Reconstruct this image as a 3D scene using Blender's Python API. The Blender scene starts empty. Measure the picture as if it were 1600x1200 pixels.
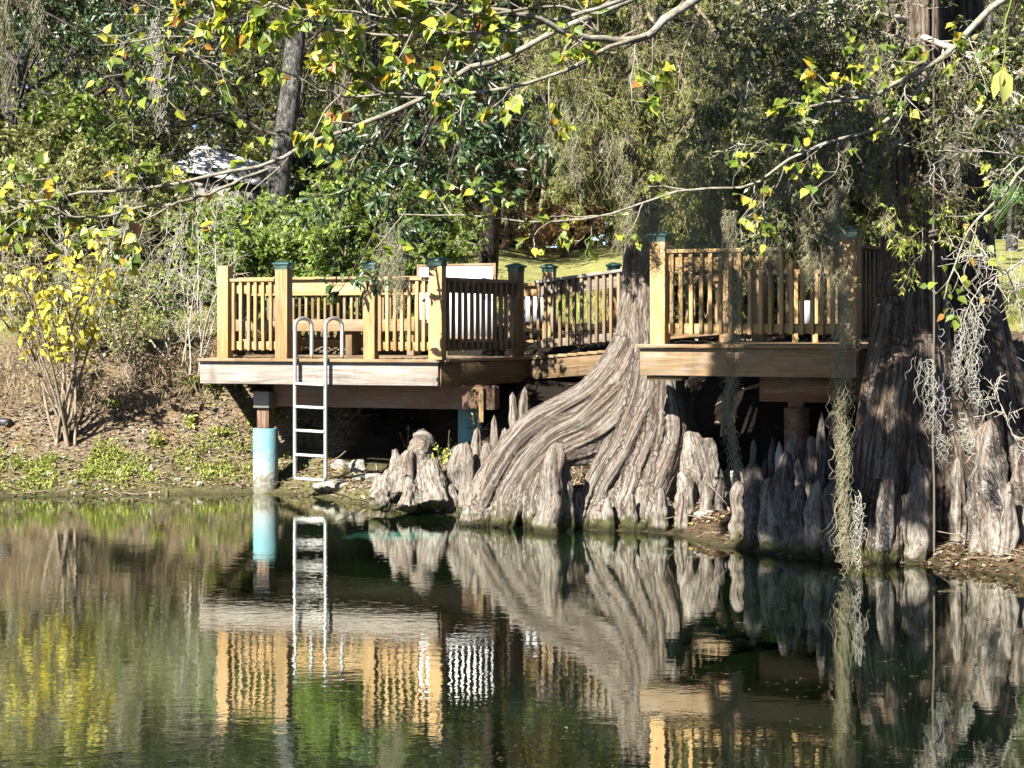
import bpy, math, random
import numpy as np
from mathutils import Vector, noise as mnoise

# ------------------------------------------------------------------ basics
scene = bpy.context.scene
COL = scene.collection
F = 2667.0          # focal length in pixels of a 1600 px wide picture
HC = 1.9            # eye height above the water
rng = np.random.default_rng(11)
random.seed(11)


def P(px, py, d):
    """a point on the sight line of a picture position, d metres away"""
    return np.array([(px - 800) / F * d, d, HC - (py - 510) / F * d])


def unit(v):
    v = np.asarray(v, float)
    return v / (np.linalg.norm(v, axis=-1, keepdims=True) + 1e-12)


# cheap vectorised value noise -------------------------------------------------
_perm = np.random.default_rng(3).random(65536)


def _h(i, j, k):
    n = (i * 73856093) ^ (j * 19349663) ^ (k * 83492791)
    return _perm[n & 65535]


def vnoise(p):
    p = np.asarray(p, float)
    i = np.floor(p).astype(np.int64)
    f = p - i
    f = f * f * (3 - 2 * f)
    r = 0
    for a in (0, 1):
        wa = f[..., 0] if a else 1 - f[..., 0]
        for b in (0, 1):
            wb = f[..., 1] if b else 1 - f[..., 1]
            for c in (0, 1):
                wc = f[..., 2] if c else 1 - f[..., 2]
                r = r + wa * wb * wc * _h(i[..., 0] + a, i[..., 1] + b, i[..., 2] + c)
    return r * 2 - 1


def fbm(p, o=4):
    s, a, r = 1.0, 1.0, 0
    for _ in range(o):
        r = r + a * vnoise(np.asarray(p) * s + 17.3 * s)
        s *= 2.03
        a *= 0.5
    return r


# ------------------------------------------------------------------ mesh builder
class MB:
    def __init__(self):
        self.V, self.Q, self.T = [], [], []
        self.tint, self.gv = [], []
        self.n = 0

    def add(self, V, Q=None, T=None, tint=0.5, gv=None):
        V = np.asarray(V, float).reshape(-1, 3)
        if Q is not None and len(Q):
            self.Q.append(np.asarray(Q, int).reshape(-1, 4) + self.n)
        if T is not None and len(T):
            self.T.append(np.asarray(T, int).reshape(-1, 3) + self.n)
        self.V.append(V)
        t = np.broadcast_to(np.asarray(tint, float).reshape(-1), (len(V),)) if np.size(tint) in (1, len(V)) else tint
        self.tint.append(np.array(t))
        self.gv.append(V.copy() if gv is None else np.asarray(gv, float).reshape(-1, 3))
        self.n += len(V)

    def mesh(self, name, mat, smooth=False):
        V = np.concatenate(self.V)
        Q = np.concatenate(self.Q) if self.Q else np.zeros((0, 4), int)
        T = np.concatenate(self.T) if self.T else np.zeros((0, 3), int)
        me = bpy.data.meshes.new(name)
        me.vertices.add(len(V))
        me.vertices.foreach_set('co', V.ravel())
        nl = Q.size + T.size
        me.loops.add(nl)
        me.loops.foreach_set('vertex_index', np.concatenate([Q.ravel(), T.ravel()]))
        npol = len(Q) + len(T)
        me.polygons.add(npol)
        ls = np.concatenate([np.arange(len(Q)) * 4, Q.size + np.arange(len(T)) * 3])
        me.polygons.foreach_set('loop_start', ls)
        if smooth:
            me.polygons.foreach_set('use_smooth', np.ones(npol, bool))
        a = me.attributes.new('tint', 'FLOAT', 'POINT')
        a.data.foreach_set('value', np.concatenate(self.tint).astype(np.float32))
        a = me.attributes.new('gv', 'FLOAT_VECTOR', 'POINT')
        a.data.foreach_set('vector', np.concatenate(self.gv).astype(np.float32).ravel())
        me.materials.append(mat)
        me.update(calc_edges=True)
        me.validate()
        return me

    def build(self, name, mat, parent=None, smooth=False, bevel=0.0):
        o = bpy.data.objects.new(name, self.mesh(name, mat, smooth))
        COL.objects.link(o)
        if parent is not None:
            o.parent = parent
            o.matrix_parent_inverse = parent_inv(parent)
        if bevel:
            m = o.modifiers.new('edge', 'BEVEL')
            m.width = bevel
            m.segments = 2
            m.limit_method = 'ANGLE'
        return o


def parent_inv(p):
    from mathutils import Matrix
    m = Matrix.Identity(4)
    q = p
    M = Matrix.LocRotScale(q.location, q.rotation_euler, q.scale)
    if q.parent:
        M = Matrix.LocRotScale(q.parent.location, q.parent.rotation_euler, q.parent.scale) @ q.matrix_parent_inverse @ M
    return M.inverted()


def tag(o, label=None, cat=None, group=None, kind=None):
    if label:
        o['label'] = label
    if cat:
        o['category'] = cat
    if group:
        o['group'] = group
    if kind:
        o['kind'] = kind
    return o


def thing(name, label, cat, loc=(0, 0, 0), group=None):
    o = bpy.data.objects.new(name, None)
    COL.objects.link(o)
    o.empty_display_size = 0.1
    o.location = Vector([float(v) for v in loc])
    return tag(o, label, cat, group)


def copy_thing(src, loc, rz=0, sc=1.0, label=None, group=None):
    r = src.copy()
    COL.objects.link(r)
    r.location = Vector([float(v) for v in loc])
    r.rotation_euler = (0, 0, rz)
    r.scale = (sc, sc, sc) if np.isscalar(sc) else sc
    if label:
        r['label'] = label
    if group:
        r['group'] = group
    for ch in list(src.children):
        c = ch.copy()
        COL.objects.link(c)
        c.parent = r
    return r


def tubes(mb, paths, radii, k=5, tint=0.5, cap=False):
    """batch of tubes: paths (m,n,3), radii (m,n)"""
    paths = np.asarray(paths, float)
    if paths.ndim == 2:
        paths = paths[None]
    m, n, _ = paths.shape
    radii = np.broadcast_to(np.asarray(radii, float), (m, n))
    tan = unit(np.gradient(paths, axis=1))
    ref = np.tile(np.array([0.13, 0.21, 0.97]), (m, 1))
    par = np.abs((unit(paths[:, -1] - paths[:, 0]) * ref).sum(-1)) > 0.8
    ref[par] = np.array([0.95, 0.3, 0.05])
    s = unit(np.cross(tan, ref[:, None, :]))
    b = np.cross(tan, s)
    ang = np.linspace(0, 2 * math.pi, k, endpoint=False)
    ring = s[:, :, None, :] * np.cos(ang)[None, None, :, None] + b[:, :, None, :] * np.sin(ang)[None, None, :, None]
    V = paths[:, :, None, :] + ring * radii[:, :, None, None]
    idx = np.arange(m * n * k).reshape(m, n, k)
    a = idx[:, :-1, :]
    c = idx[:, 1:, :]
    Q = np.stack([a, np.roll(a, -1, 2), np.roll(c, -1, 2), c], -1).reshape(-1, 4)
    arc = np.concatenate([np.zeros((m, 1)), np.cumsum(np.linalg.norm(np.diff(paths, axis=1), axis=-1), 1)], 1)
    off = rng.random((m, 1, 1)) * 50
    gv = np.stack([np.broadcast_to(np.cos(ang)[None, None], (m, n, k)) * np.maximum(radii, .003)[..., None] + off,
                   np.broadcast_to(np.sin(ang)[None, None], (m, n, k)) * np.maximum(radii, .003)[..., None],
                   np.broadcast_to(arc[..., None], (m, n, k))], -1)
    T = None
    if cap:
        V = np.concatenate([V.reshape(-1, 3), paths[:, 0], paths[:, -1]])
        gv = np.concatenate([gv.reshape(-1, 3), np.zeros((2 * m, 3))])
        T = []
        for q in range(m):
            c0, c1 = m * n * k + q, m * n * k + m + q
            for j in range(k):
                T.append((c0, idx[q, 0, (j + 1) % k], idx[q, 0, j]))
                T.append((c1, idx[q, -1, j], idx[q, -1, (j + 1) % k]))
    if np.size(tint) == m and m > 1:
        tint = np.repeat(np.asarray(tint), n * k)
        if cap:
            tint = 0.5
    mb.add(V, Q, T, tint, gv)


def smooth_path(pts, n):
    """Catmull-Rom through control points (any columns)"""
    pts = np.asarray(pts, float)
    p = np.concatenate([[2 * pts[0] - pts[1]], pts, [2 * pts[-1] - pts[-2]]])
    u = np.linspace(0, len(pts) - 1 - 1e-6, n)
    i = u.astype(int)
    t = (u - i)[:, None]
    a, b, c, d = p[i], p[i + 1], p[i + 2], p[i + 3]
    return 0.5 * (2 * b + (c - a) * t + (2 * a - 5 * b + 4 * c - d) * t ** 2 + (3 * b - a - 3 * c + d) * t ** 3)


# leaf shapes: (along, across, lift) + faces
SHAPES = {
    'diamond': (np.array([[0, 0, 0], [.45, -.5, .08], [1, 0, -.06], [.45, .5, .08]]), [[0, 1, 2, 3]]),
    'leaf': (np.array([[0, 0, 0], [.3, -.42, .1], [.3, 0, 0], [.3, .42, .1], [.68, -.36, .06], [.68, 0, -.03],
                       [.68, .36, .06], [1, 0, -.14]]),
             [[0, 1, 2, 2], [0, 2, 3, 3], [1, 4, 5, 2], [2, 5, 6, 3], [4, 7, 5, 5], [5, 7, 6, 6]]),
    'heart': (np.array([[0, 0, 0], [-.04, -.2, .05], [.16, -.5, .12], [.45, -.44, .1], [.75, -.16, .02], [1, 0, -.1],
                        [.75, .16, .02], [.45, .44, .1], [.16, .5, .12], [-.04, .2, .05], [.3, 0, -.01], [.65, 0, -.03]]),
              [[0, 1, 2, 10], [2, 3, 11, 10], [3, 4, 5, 11], [5, 6, 7, 11], [7, 8, 10, 11], [8, 9, 0, 10]]),
}


def leaves(mb, C, D, U, L, W, shape='diamond', tint=None):
    C = np.asarray(C, float)
    n = len(C)
    if n == 0:
        return
    tpl, faces = SHAPES[shape]
    D = unit(D)
    S = unit(np.cross(D, U))
    N = np.cross(S, D)
    L = np.broadcast_to(np.asarray(L, float), (n,))
    W = np.broadcast_to(np.asarray(W, float), (n,))
    V = (C[:, None] + D[:, None] * (tpl[None, :, 0:1] * L[:, None, None]) + S[:, None] * (tpl[None, :, 1:2] * W[:, None, None])
         + N[:, None] * (tpl[None, :, 2:3] * L[:, None, None]))
    k = len(tpl)
    base = np.arange(n)[:, None] * k
    Q, T = [], []
    for f in faces:
        if f[2] == f[3]:
            T.append(base + np.array(f[:3])[None])
        else:
            Q.append(base + np.array(f)[None])
    tint = rng.random(n) if tint is None else np.broadcast_to(np.asarray(tint, float), (n,))
    gv = np.broadcast_to(tpl[None], (n, k, 3)).reshape(-1, 3)
    mb.add(V.reshape(-1, 3), np.concatenate(Q) if Q else None, np.concatenate(T) if T else None, np.repeat(tint, k), gv)


def rvec(n):
    return unit(rng.normal(size=(n, 3)))


# ------------------------------------------------------------------ materials
def new_mat(name):
    m = bpy.data.materials.new(name)
    m.use_nodes = True
    nt = m.node_tree
    nt.nodes.clear()
    return m, nt, nt.nodes, nt.links


def ramp(ns, ls, src, stops, interp='LINEAR'):
    r = ns.new('ShaderNodeValToRGB')
    r.color_ramp.interpolation = interp
    e = r.color_ramp.elements
    while len(e) < len(stops):
        e.new(0.5)
    for q, (pos, c) in zip(e, stops):
        q.position = pos
        q.color = (*c, 1) if len(c) == 3 else c
    ls.new(src, r.inputs[0])
    return r.outputs[0]


def attr(ns, name):
    a = ns.new('ShaderNodeAttribute')
    a.attribute_name = name
    return a


def mapping(ns, ls, src, scale):
    m = ns.new('ShaderNodeMapping')
    m.inputs['Scale'].default_value = scale
    ls.new(src, m.inputs['Vector'])
    return m.outputs[0]


def noise_n(ns, ls, src, scale=1.0, detail=4, rough=0.55, dist=0.0):
    n = ns.new('ShaderNodeTexNoise')
    n.inputs['Scale'].default_value = scale
    n.inputs['Detail'].default_value = detail
    n.inputs['Roughness'].default_value = rough
    n.inputs['Distortion'].default_value = dist
    if src is not None:
        ls.new(src, n.inputs['Vector'])
    return n.outputs['Fac']


def mixc(ns, ls, fac, a, b, mode='MIX'):
    m = ns.new('ShaderNodeMix')
    m.data_type = 'RGBA'
    m.blend_type = mode
    for s, v in ((m.inputs[0], fac), (m.inputs[6], a), (m.inputs[7], b)):
        if hasattr(v, 'is_output'):
            ls.new(v, s)
        elif isinstance(v, (int, float)):
            s.default_value = v
        else:
            s.default_value = (*v, 1)
    return m.outputs[2]


def math_n(ns, ls, op, a, b=None, clamp=False):
    m = ns.new('ShaderNodeMath')
    m.operation = op
    m.use_clamp = clamp
    for s, v in zip(m.inputs, (a, b)):
        if v is None:
            continue
        if hasattr(v, 'is_output'):
            ls.new(v, s)
        else:
            s.default_value = v
    return m.outputs[0]


DIM = .70


def finish(ns, ls, color, rough=0.7, bump=None, bdist=0.01, bstr=1.0, spec=0.3, metal=0.0):
    p = ns.new('ShaderNodeBsdfPrincipled')
    out = ns.new('ShaderNodeOutputMaterial')
    if hasattr(color, 'is_output'):
        ls.new(mixc(ns, ls, 1.0, color, (DIM, DIM, DIM), 'MULTIPLY'), p.inputs['Base Color'])
    else:
        p.inputs['Base Color'].default_value = (*color, 1)
    if hasattr(rough, 'is_output'):
        ls.new(rough, p.inputs['Roughness'])
    else:
        p.inputs['Roughness'].default_value = rough
    p.inputs['Specular IOR Level'].default_value = spec
    p.inputs['Metallic'].default_value = metal
    if bump is not None:
        b = ns.new('ShaderNodeBump')
        b.inputs['Distance'].default_value = bdist
        b.inputs['Strength'].default_value = bstr
        ls.new(bump, b.inputs['Height'])
        ls.new(b.outputs[0], p.inputs['Normal'])
    ls.new(p.outputs[0], out.inputs[0])
    return p


def leaf_mat(name, stops, trans=0.3, rough=0.45, spec=0.5):
    m, nt, ns, ls = new_mat(name)
    t = attr(ns, 'tint')
    c = ramp(ns, ls, t.outputs['Fac'], stops)
    oi = ns.new('ShaderNodeObjectInfo')
    v = math_n(ns, ls, 'MULTIPLY_ADD', oi.outputs['Random'], 0.4)
    v.node.inputs[2].default_value = 0.8
    hs = ns.new('ShaderNodeHueSaturation')
    ls.new(c, hs.inputs['Color'])
    ls.new(v, hs.inputs['Value'])
    p = ns.new('ShaderNodeBsdfPrincipled')
    p.inputs['Roughness'].default_value = rough
    p.inputs['Specular IOR Level'].default_value = spec
    ls.new(hs.outputs[0], p.inputs['Base Color'])
    tr = ns.new('ShaderNodeBsdfTranslucent')
    tc = mixc(ns, ls, 1.0, hs.outputs[0], (1.25, 1.2, 0.55), 'MULTIPLY')
    ls.new(tc, tr.inputs['Color'])
    mx = ns.new('ShaderNodeMixShader')
    mx.inputs[0].default_value = trans
    ls.new(p.outputs[0], mx.inputs[1])
    ls.new(tr.outputs[0], mx.inputs[2])
    out = ns.new('ShaderNodeOutputMaterial')
    ls.new(mx.outputs[0], out.inputs[0])
    return m


def bark_mat(name, cols, su=34.0, sv=2.0, bd=0.012, base_moss=False, spot=0.0):
    """fibrous bark that runs along the limb; gv = (around, around, along)"""
    m, nt, ns, ls = new_mat(name)
    g = attr(ns, 'gv').outputs['Vector']
    n1 = noise_n(ns, ls, mapping(ns, ls, g, (su, su, sv)), 1.0, 5, 0.6, 0.3)
    n2 = noise_n(ns, ls, mapping(ns, ls, g, (su * 2.6, su * 2.6, sv * 7)), 1.0, 5, 0.7)
    n3 = noise_n(ns, ls, mapping(ns, ls, g, (3, 3, 1.2)), 1.0, 3, 0.5)
    h = math_n(ns, ls, 'ADD', n1, math_n(ns, ls, 'MULTIPLY', n2, 0.7))
    c = ramp(ns, ls, h, [(0.66, cols[0]), (0.78, cols[1]), (0.89, cols[2]), (1.0, cols[3])])
    c = mixc(ns, ls, math_n(ns, ls, 'MULTIPLY', ramp(ns, ls, n3, [(0.45, (0, 0, 0)), (0.65, (1, 1, 1))]), 0.55), c, cols[4], 'MULTIPLY')
    if spot:
        geo = ns.new('ShaderNodeNewGeometry')
        n4 = noise_n(ns, ls, geo.outputs['Position'], 14, 4, 0.6)
        c = mixc(ns, ls, math_n(ns, ls, 'MULTIPLY', ramp(ns, ls, n4, [(0.56, (0, 0, 0)), (0.66, (1, 1, 1))]), spot), c, (0.30, 0.30, 0.26))
    if base_moss:
        geo = ns.new('ShaderNodeNewGeometry')
        sx = ns.new('ShaderNodeSeparateXYZ')
        ls.new(geo.outputs['Position'], sx.inputs[0])
        n5 = noise_n(ns, ls, geo.outputs['Position'], 6, 5, 0.6)
        n6 = noise_n(ns, ls, geo.outputs['Position'], 17, 4, 0.7)
        z = sx.outputs['Z']
        lich = math_n(ns, ls, 'MULTIPLY', math_n(ns, ls, 'SUBTRACT', 1.0, math_n(ns, ls, 'MULTIPLY', z, 1.9), True),
                      ramp(ns, ls, n6, [(0.47, (0, 0, 0)), (0.6, (1, 1, 1))]), True)
        c = mixc(ns, ls, math_n(ns, ls, 'MULTIPLY', lich, 0.75), c, (0.33, 0.31, 0.26))
        zz = math_n(ns, ls, 'SUBTRACT', math_n(ns, ls, 'SUBTRACT', math_n(ns, ls, 'MULTIPLY', n5, 0.55), 0.13), z)
        mo = ramp(ns, ls, math_n(ns, ls, 'MULTIPLY', zz, 9.0, True), [(0.0, (0, 0, 0)), (0.7, (1, 1, 1))])
        c = mixc(ns, ls, mo, c, mixc(ns, ls, n6, (0.02, 0.02, 0.01), (0.12, 0.12, 0.045)))
        wl = math_n(ns, ls, 'SUBTRACT', math_n(ns, ls, 'MULTIPLY', n6, 0.13), z)
        c = mixc(ns, ls, math_n(ns, ls, 'MULTIPLY', math_n(ns, ls, 'MULTIPLY', wl, 30.0, True), .8), c, (0.018, 0.016, 0.01))
    finish(ns, ls, c, 0.9, h, bd, 1.0, 0.1)
    return m


def wood_mat(name, cols, grain=1.0, rough=0.7, stain=None):
    m, nt, ns, ls = new_mat(name)
    g = attr(ns, 'gv').outputs['Vector']
    n1 = noise_n(ns, ls, mapping(ns, ls, g, (1.6, 42, 42)), 1.0, 5, 0.65, 1.2)
    n2 = noise_n(ns, ls, mapping(ns, ls, g, (4, 120, 120)), 1.0, 3, 0.6)
    n3 = noise_n(ns, ls, mapping(ns, ls, g, (1.3, 4, 4)), 1.0, 4, 0.6, 0.5)
    vo = ns.new('ShaderNodeTexVoronoi')
    vo.inputs['Scale'].default_value = 1.0
    ls.new(mapping(ns, ls, g, (2.3, 6.5, 6.5)), vo.inputs['Vector'])
    knot = ramp(ns, ls, vo.outputs['Distance'], [(0.03, (1, 1, 1)), (0.09, (0, 0, 0))])
    h = math_n(ns, ls, 'ADD', math_n(ns, ls, 'MULTIPLY', n1, 0.7), math_n(ns, ls, 'MULTIPLY', n2, 0.3))
    c = ramp(ns, ls, h, [(0.36, tuple(v * .62 for v in cols[0])), (0.46, cols[0]), (0.53, cols[1]), (0.64, cols[2])])
    c = mixc(ns, ls, ramp(ns, ls, n3, [(0.45, (0, 0, 0)), (0.72, (1, 1, 1))]), c, stain or cols[0])
    c = mixc(ns, ls, math_n(ns, ls, 'MULTIPLY', knot, 0.75), c, tuple(v * 0.35 for v in cols[0]))
    geo = ns.new('ShaderNodeNewGeometry')
    n8 = noise_n(ns, ls, mapping(ns, ls, g, (2.2, 9, 9)), 1.0, 5, .65, .4)
    n9 = noise_n(ns, ls, mapping(ns, ls, geo.outputs['Position'], (9, 9, 1.6)), 1.0, 4, .6)
    c = mixc(ns, ls, math_n(ns, ls, 'MULTIPLY', ramp(ns, ls, n8, [(0.5, (0, 0, 0)), (0.68, (1, 1, 1))]), .5), c, (0.30, 0.27, 0.235))
    c = mixc(ns, ls, math_n(ns, ls, 'MULTIPLY', ramp(ns, ls, n9, [(0.55, (0, 0, 0)), (0.72, (1, 1, 1))]), .45), c, tuple(v * .45 for v in cols[0]))
    t = attr(ns, 'tint').outputs['Fac']
    vv = math_n(ns, ls, 'MULTIPLY_ADD', t, 0.55)
    vv.node.inputs[2].default_value = 0.72
    hs = ns.new('ShaderNodeHueSaturation')
    ls.new(c, hs.inputs['Color'])
    ls.new(vv, hs.inputs['Value'])
    finish(ns, ls, hs.outputs[0], rough, h, 0.004, 0.7, 0.25)
    return m


def plain_mat(name, col, rough=0.5, metal=0.0, var=0.15, scale=12, spec=0.4, bd=0.002):
    m, nt, ns, ls = new_mat(name)
    geo = ns.new('ShaderNodeNewGeometry')
    n = noise_n(ns, ls, geo.outputs['Position'], scale, 5, 0.6)
    c = mixc(ns, ls, n, tuple(v * (1 - var) for v in col), tuple(min(1, v * (1 + var)) for v in col))
    finish(ns, ls, c, rough, n, bd, 0.6, spec, metal)
    return m


M = {}
M['pine'] = wood_mat('golden_pine', [(0.34, 0.205, 0.078), (0.45, 0.29, 0.12), (0.53, 0.375, 0.18)], stain=(0.37, 0.245, 0.115))
M['brown'] = wood_mat('stained_shaded_pine', [(0.18, 0.108, 0.048), (0.255, 0.16, 0.074), (0.32, 0.222, 0.118)], stain=(0.21, 0.155, 0.10))
M['grey_wood'] = wood_mat('bleached_board', [(0.17, 0.145, 0.125), (0.27, 0.242, 0.215), (0.34, 0.315, 0.29)], stain=(0.21, 0.165, 0.125))
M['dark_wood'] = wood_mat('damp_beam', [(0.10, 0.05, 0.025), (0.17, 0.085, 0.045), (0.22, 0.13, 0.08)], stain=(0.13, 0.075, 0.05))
M['cap'] = plain_mat('teal_copper', (0.016, 0.06, 0.05), 0.5, 0.2, 0.3, 30)
M['steel'] = plain_mat('brushed_aluminium', (0.62, 0.60, 0.57), 0.38, 0.75, 0.12, 25)
M['white'] = plain_mat('white_panel', (0.95, 0.94, 0.98), 0.45, 0, 0.04, 6)
M['pale'] = plain_mat('pale_grey_panel', (0.42, 0.47, 0.53), 0.5, 0, 0.06, 6)
M['black'] = plain_mat('black_plastic', (0.02, 0.02, 0.022), 0.5, 0, 0.3, 20)
M['purple'] = plain_mat('purple_ribbon', (0.018, 0.012, 0.035), 0.6, 0, 0.2, 20)
M['rope'] = plain_mat('old_rope', (0.13, 0.11, 0.085), 0.95, 0, 0.4, 180, 0.1, 0.003)
M['roof'] = plain_mat('white_metal_roof', (0.78, 0.79, 0.80), 0.4, 0, 0.08, 4)
M['shed'] = plain_mat('grey_siding', (0.16, 0.15, 0.14), 0.7, 0, 0.2, 4)

# blue-painted concrete pile with a worn, stained foot
m, nt, ns, ls = new_mat('blue_concrete')
geo = ns.new('ShaderNodeNewGeometry')
sx = ns.new('ShaderNodeSeparateXYZ')
ls.new(geo.outputs['Position'], sx.inputs[0])
n = noise_n(ns, ls, geo.outputs['Position'], 16, 6, 0.7)
k = math_n(ns, ls, 'ADD', math_n(ns, ls, 'MULTIPLY', sx.outputs['Z'], -1.5), math_n(ns, ls, 'MULTIPLY', n, 1.5))
c = ramp(ns, ls, math_n(ns, ls, 'ADD', k, 0.28, True), [(0.30, (0.15, 0.32, 0.36)), (0.55, (0.28, 0.38, 0.39)), (0.72, (0.34, 0.35, 0.32)), (0.9, (0.16, 0.15, 0.10))])
c = mixc(ns, ls, ramp(ns, ls, noise_n(ns, ls, mapping(ns, ls, geo.outputs['Position'], (30, 30, 6)), 1, 4), [(0.55, (0, 0, 0)), (0.75, (1, 1, 1))]), c, (0.33, 0.36, 0.33))
finish(ns, ls, c, 0.75, n, 0.01, 0.7)
M['pile'] = m

CY = [(0.035, 0.025, 0.018), (0.11, 0.086, 0.067), (0.215, 0.18, 0.15), (0.33, 0.295, 0.26), (0.80, 0.70, 0.60)]
M['cypress'] = bark_mat('cypress_bark', CY, 46, 1.5, 0.022, True, 0.4)
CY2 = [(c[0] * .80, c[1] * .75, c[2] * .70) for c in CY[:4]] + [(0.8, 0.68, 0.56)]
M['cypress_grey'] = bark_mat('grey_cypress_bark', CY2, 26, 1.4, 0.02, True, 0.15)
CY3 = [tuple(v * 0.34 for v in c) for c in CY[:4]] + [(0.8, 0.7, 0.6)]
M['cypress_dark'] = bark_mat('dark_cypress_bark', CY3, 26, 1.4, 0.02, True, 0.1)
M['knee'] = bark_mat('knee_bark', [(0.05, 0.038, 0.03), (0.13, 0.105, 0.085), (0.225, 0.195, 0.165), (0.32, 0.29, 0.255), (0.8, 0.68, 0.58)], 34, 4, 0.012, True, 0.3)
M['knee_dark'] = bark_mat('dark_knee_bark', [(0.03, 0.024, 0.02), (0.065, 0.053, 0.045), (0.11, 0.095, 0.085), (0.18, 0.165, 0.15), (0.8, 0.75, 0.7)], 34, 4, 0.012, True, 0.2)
M['knee_pale'] = bark_mat('pale_knee_bark', [(0.18, 0.15, 0.12), (0.30, 0.27, 0.23), (0.40, 0.37, 0.33), (0.48, 0.46, 0.41), (0.9, 0.85, 0.8)], 34, 4, 0.012, False, 0.3)
M['oak_bark'] = bark_mat('oak_bark', [(0.02, 0.018, 0.016), (0.045, 0.041, 0.037), (0.09, 0.084, 0.076), (0.16, 0.152, 0.14), (0.8, 0.8, 0.75)], 22, 6, 0.02, False, 0.5)
M['dark_bark'] = bark_mat('dark_bark', [(0.02, 0.016, 0.013), (0.04, 0.032, 0.027), (0.07, 0.055, 0.047), (0.10, 0.085, 0.075), (0.8, 0.75, 0.7)], 22, 6, 0.02, False, 0.1)
M['twig'] = bark_mat('grey_twig', [(0.24, 0.21, 0.17), (0.36, 0.32, 0.26), (0.46, 0.42, 0.35), (0.55, 0.51, 0.44), (0.85, 0.8, 0.75)], 60, 18, 0.002, False, 0.0)
M['pale_branch'] = bark_mat('pale_branch_bark', [(0.13, 0.11, 0.08), (0.22, 0.195, 0.15), (0.31, 0.28, 0.22), (0.40, 0.37, 0.31), (0.7, 0.65, 0.55)], 40, 22, 0.004, False, 0.35)
M['stem'] = bark_mat('brown_stem', [(0.12, 0.09, 0.06), (0.2, 0.155, 0.11), (0.28, 0.23, 0.17), (0.36, 0.31, 0.25), (0.85, 0.8, 0.7)], 40, 12, 0.003, False, 0.2)
M['stone'] = bark_mat('limestone', [(0.16, 0.14, 0.11), (0.26, 0.24, 0.2), (0.36, 0.34, 0.29), (0.44, 0.42, 0.37), (0.6, 0.6, 0.45)], 16, 12, 0.015, True, 0.2)

M['oak_leaf'] = leaf_mat('oak_leaf', [(0.0, (0.022, 0.032, 0.008)), (0.45, (0.062, 0.080, 0.020)), (0.8, (0.13, 0.14, 0.042)), (1.0, (0.25, 0.225, 0.095))], 0.22, 0.42, 0.45)
M['olive_leaf'] = leaf_mat('olive_leaf', [(0.0, (0.065, 0.075, 0.02)), (0.5, (0.145, 0.16, 0.05)), (0.85, (0.25, 0.25, 0.09)), (1.0, (0.36, 0.32, 0.15))], 0.3)
M['lime_leaf'] = leaf_mat('lime_leaf', [(0.0, (0.075, 0.12, 0.02)), (0.5, (0.17, 0.24, 0.045)), (0.9, (0.27, 0.33, 0.08)), (1.0, (0.36, 0.37, 0.12))], 0.4)
M['gold_leaf'] = leaf_mat('gold_leaf', [(0.0, (0.12, 0.15, 0.03)), (0.4, (0.23, 0.24, 0.05)), (0.8, (0.34, 0.31, 0.07)), (1.0, (0.40, 0.24, 0.06))], 0.4)
M['rust_leaf'] = leaf_mat('rust_leaf', [(0.0, (0.14, 0.05, 0.015)), (0.4, (0.30, 0.12, 0.035)), (0.75, (0.36, 0.21, 0.06)), (1.0, (0.27, 0.25, 0.07))], 0.4)
M['yellow_leaf'] = leaf_mat('yellow_leaf', [(0.0, (0.36, 0.30, 0.03)), (0.5, (0.47, 0.415, 0.05)), (0.9, (0.52, 0.49, 0.10)), (1.0, (0.30, 0.31, 0.06))], 0.4, 0.5, 0.4)
M['magnolia_leaf'] = leaf_mat('magnolia_leaf', [(0.0, (0.010, 0.024, 0.007)), (0.6, (0.022, 0.050, 0.013)), (1.0, (0.055, 0.085, 0.022))], 0.12, 0.42, 0.5)
M['tallow_leaf'] = leaf_mat('tallow_leaf', [(0.0, (0.06, 0.11, 0.012)), (0.35, (0.13, 0.18, 0.022)), (0.68, (0.27, 0.31, 0.04)), (0.90, (0.38, 0.35, 0.04)), (0.965, (0.48, 0.26, 0.03)), (1.0, (0.25, 0.08, 0.03))], 0.4, 0.45, 0.4)
M['needle'] = leaf_mat('cypress_needle', [(0.0, (0.08, 0.11, 0.02)), (0.5, (0.16, 0.19, 0.04)), (0.9, (0.26, 0.27, 0.07)), (1.0, (0.34, 0.25, 0.09))], 0.35, 0.5, 0.3)
M['sprig'] = leaf_mat('bright_needle', [(0.0, (0.16, 0.22, 0.03)), (0.5, (0.28, 0.34, 0.06)), (1.0, (0.42, 0.42, 0.10))], 0.4, 0.5, 0.3)
M['palm_leaf'] = leaf_mat('palmetto_leaf', [(0.0, (0.03, 0.06, 0.02)), (0.6, (0.07, 0.13, 0.04)), (1.0, (0.16, 0.22, 0.07))], 0.25, 0.35, 0.5)
M['moss'] = leaf_mat('spanish_moss', [(0.0, (0.12, 0.108, 0.06)), (0.5, (0.22, 0.20, 0.12)), (1.0, (0.34, 0.32, 0.23))], 0.2, 0.8, 0.1)
M['pale_moss'] = leaf_mat('pale_spanish_moss', [(0.0, (0.24, 0.225, 0.18)), (0.5, (0.33, 0.315, 0.265)), (1.0, (0.42, 0.41, 0.37))], 0.2, 0.8, 0.1)
M['litter'] = leaf_mat('leaf_litter', [(0.0, (0.085, 0.052, 0.034)), (0.35, (0.17, 0.12, 0.078)), (0.7, (0.26, 0.205, 0.145)), (0.93, (0.36, 0.32, 0.27)), (1.0, (0.36, 0.25, 0.05))], 0.1, 0.7, 0.2)
M['needle_litter'] = leaf_mat('needle_litter', [(0.0, (0.05, 0.025, 0.015)), (0.5, (0.13, 0.065, 0.035)), (0.85, (0.22, 0.12, 0.07)), (1.0, (0.30, 0.25, 0.19))], 0.1, 0.8, 0.1)
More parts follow.
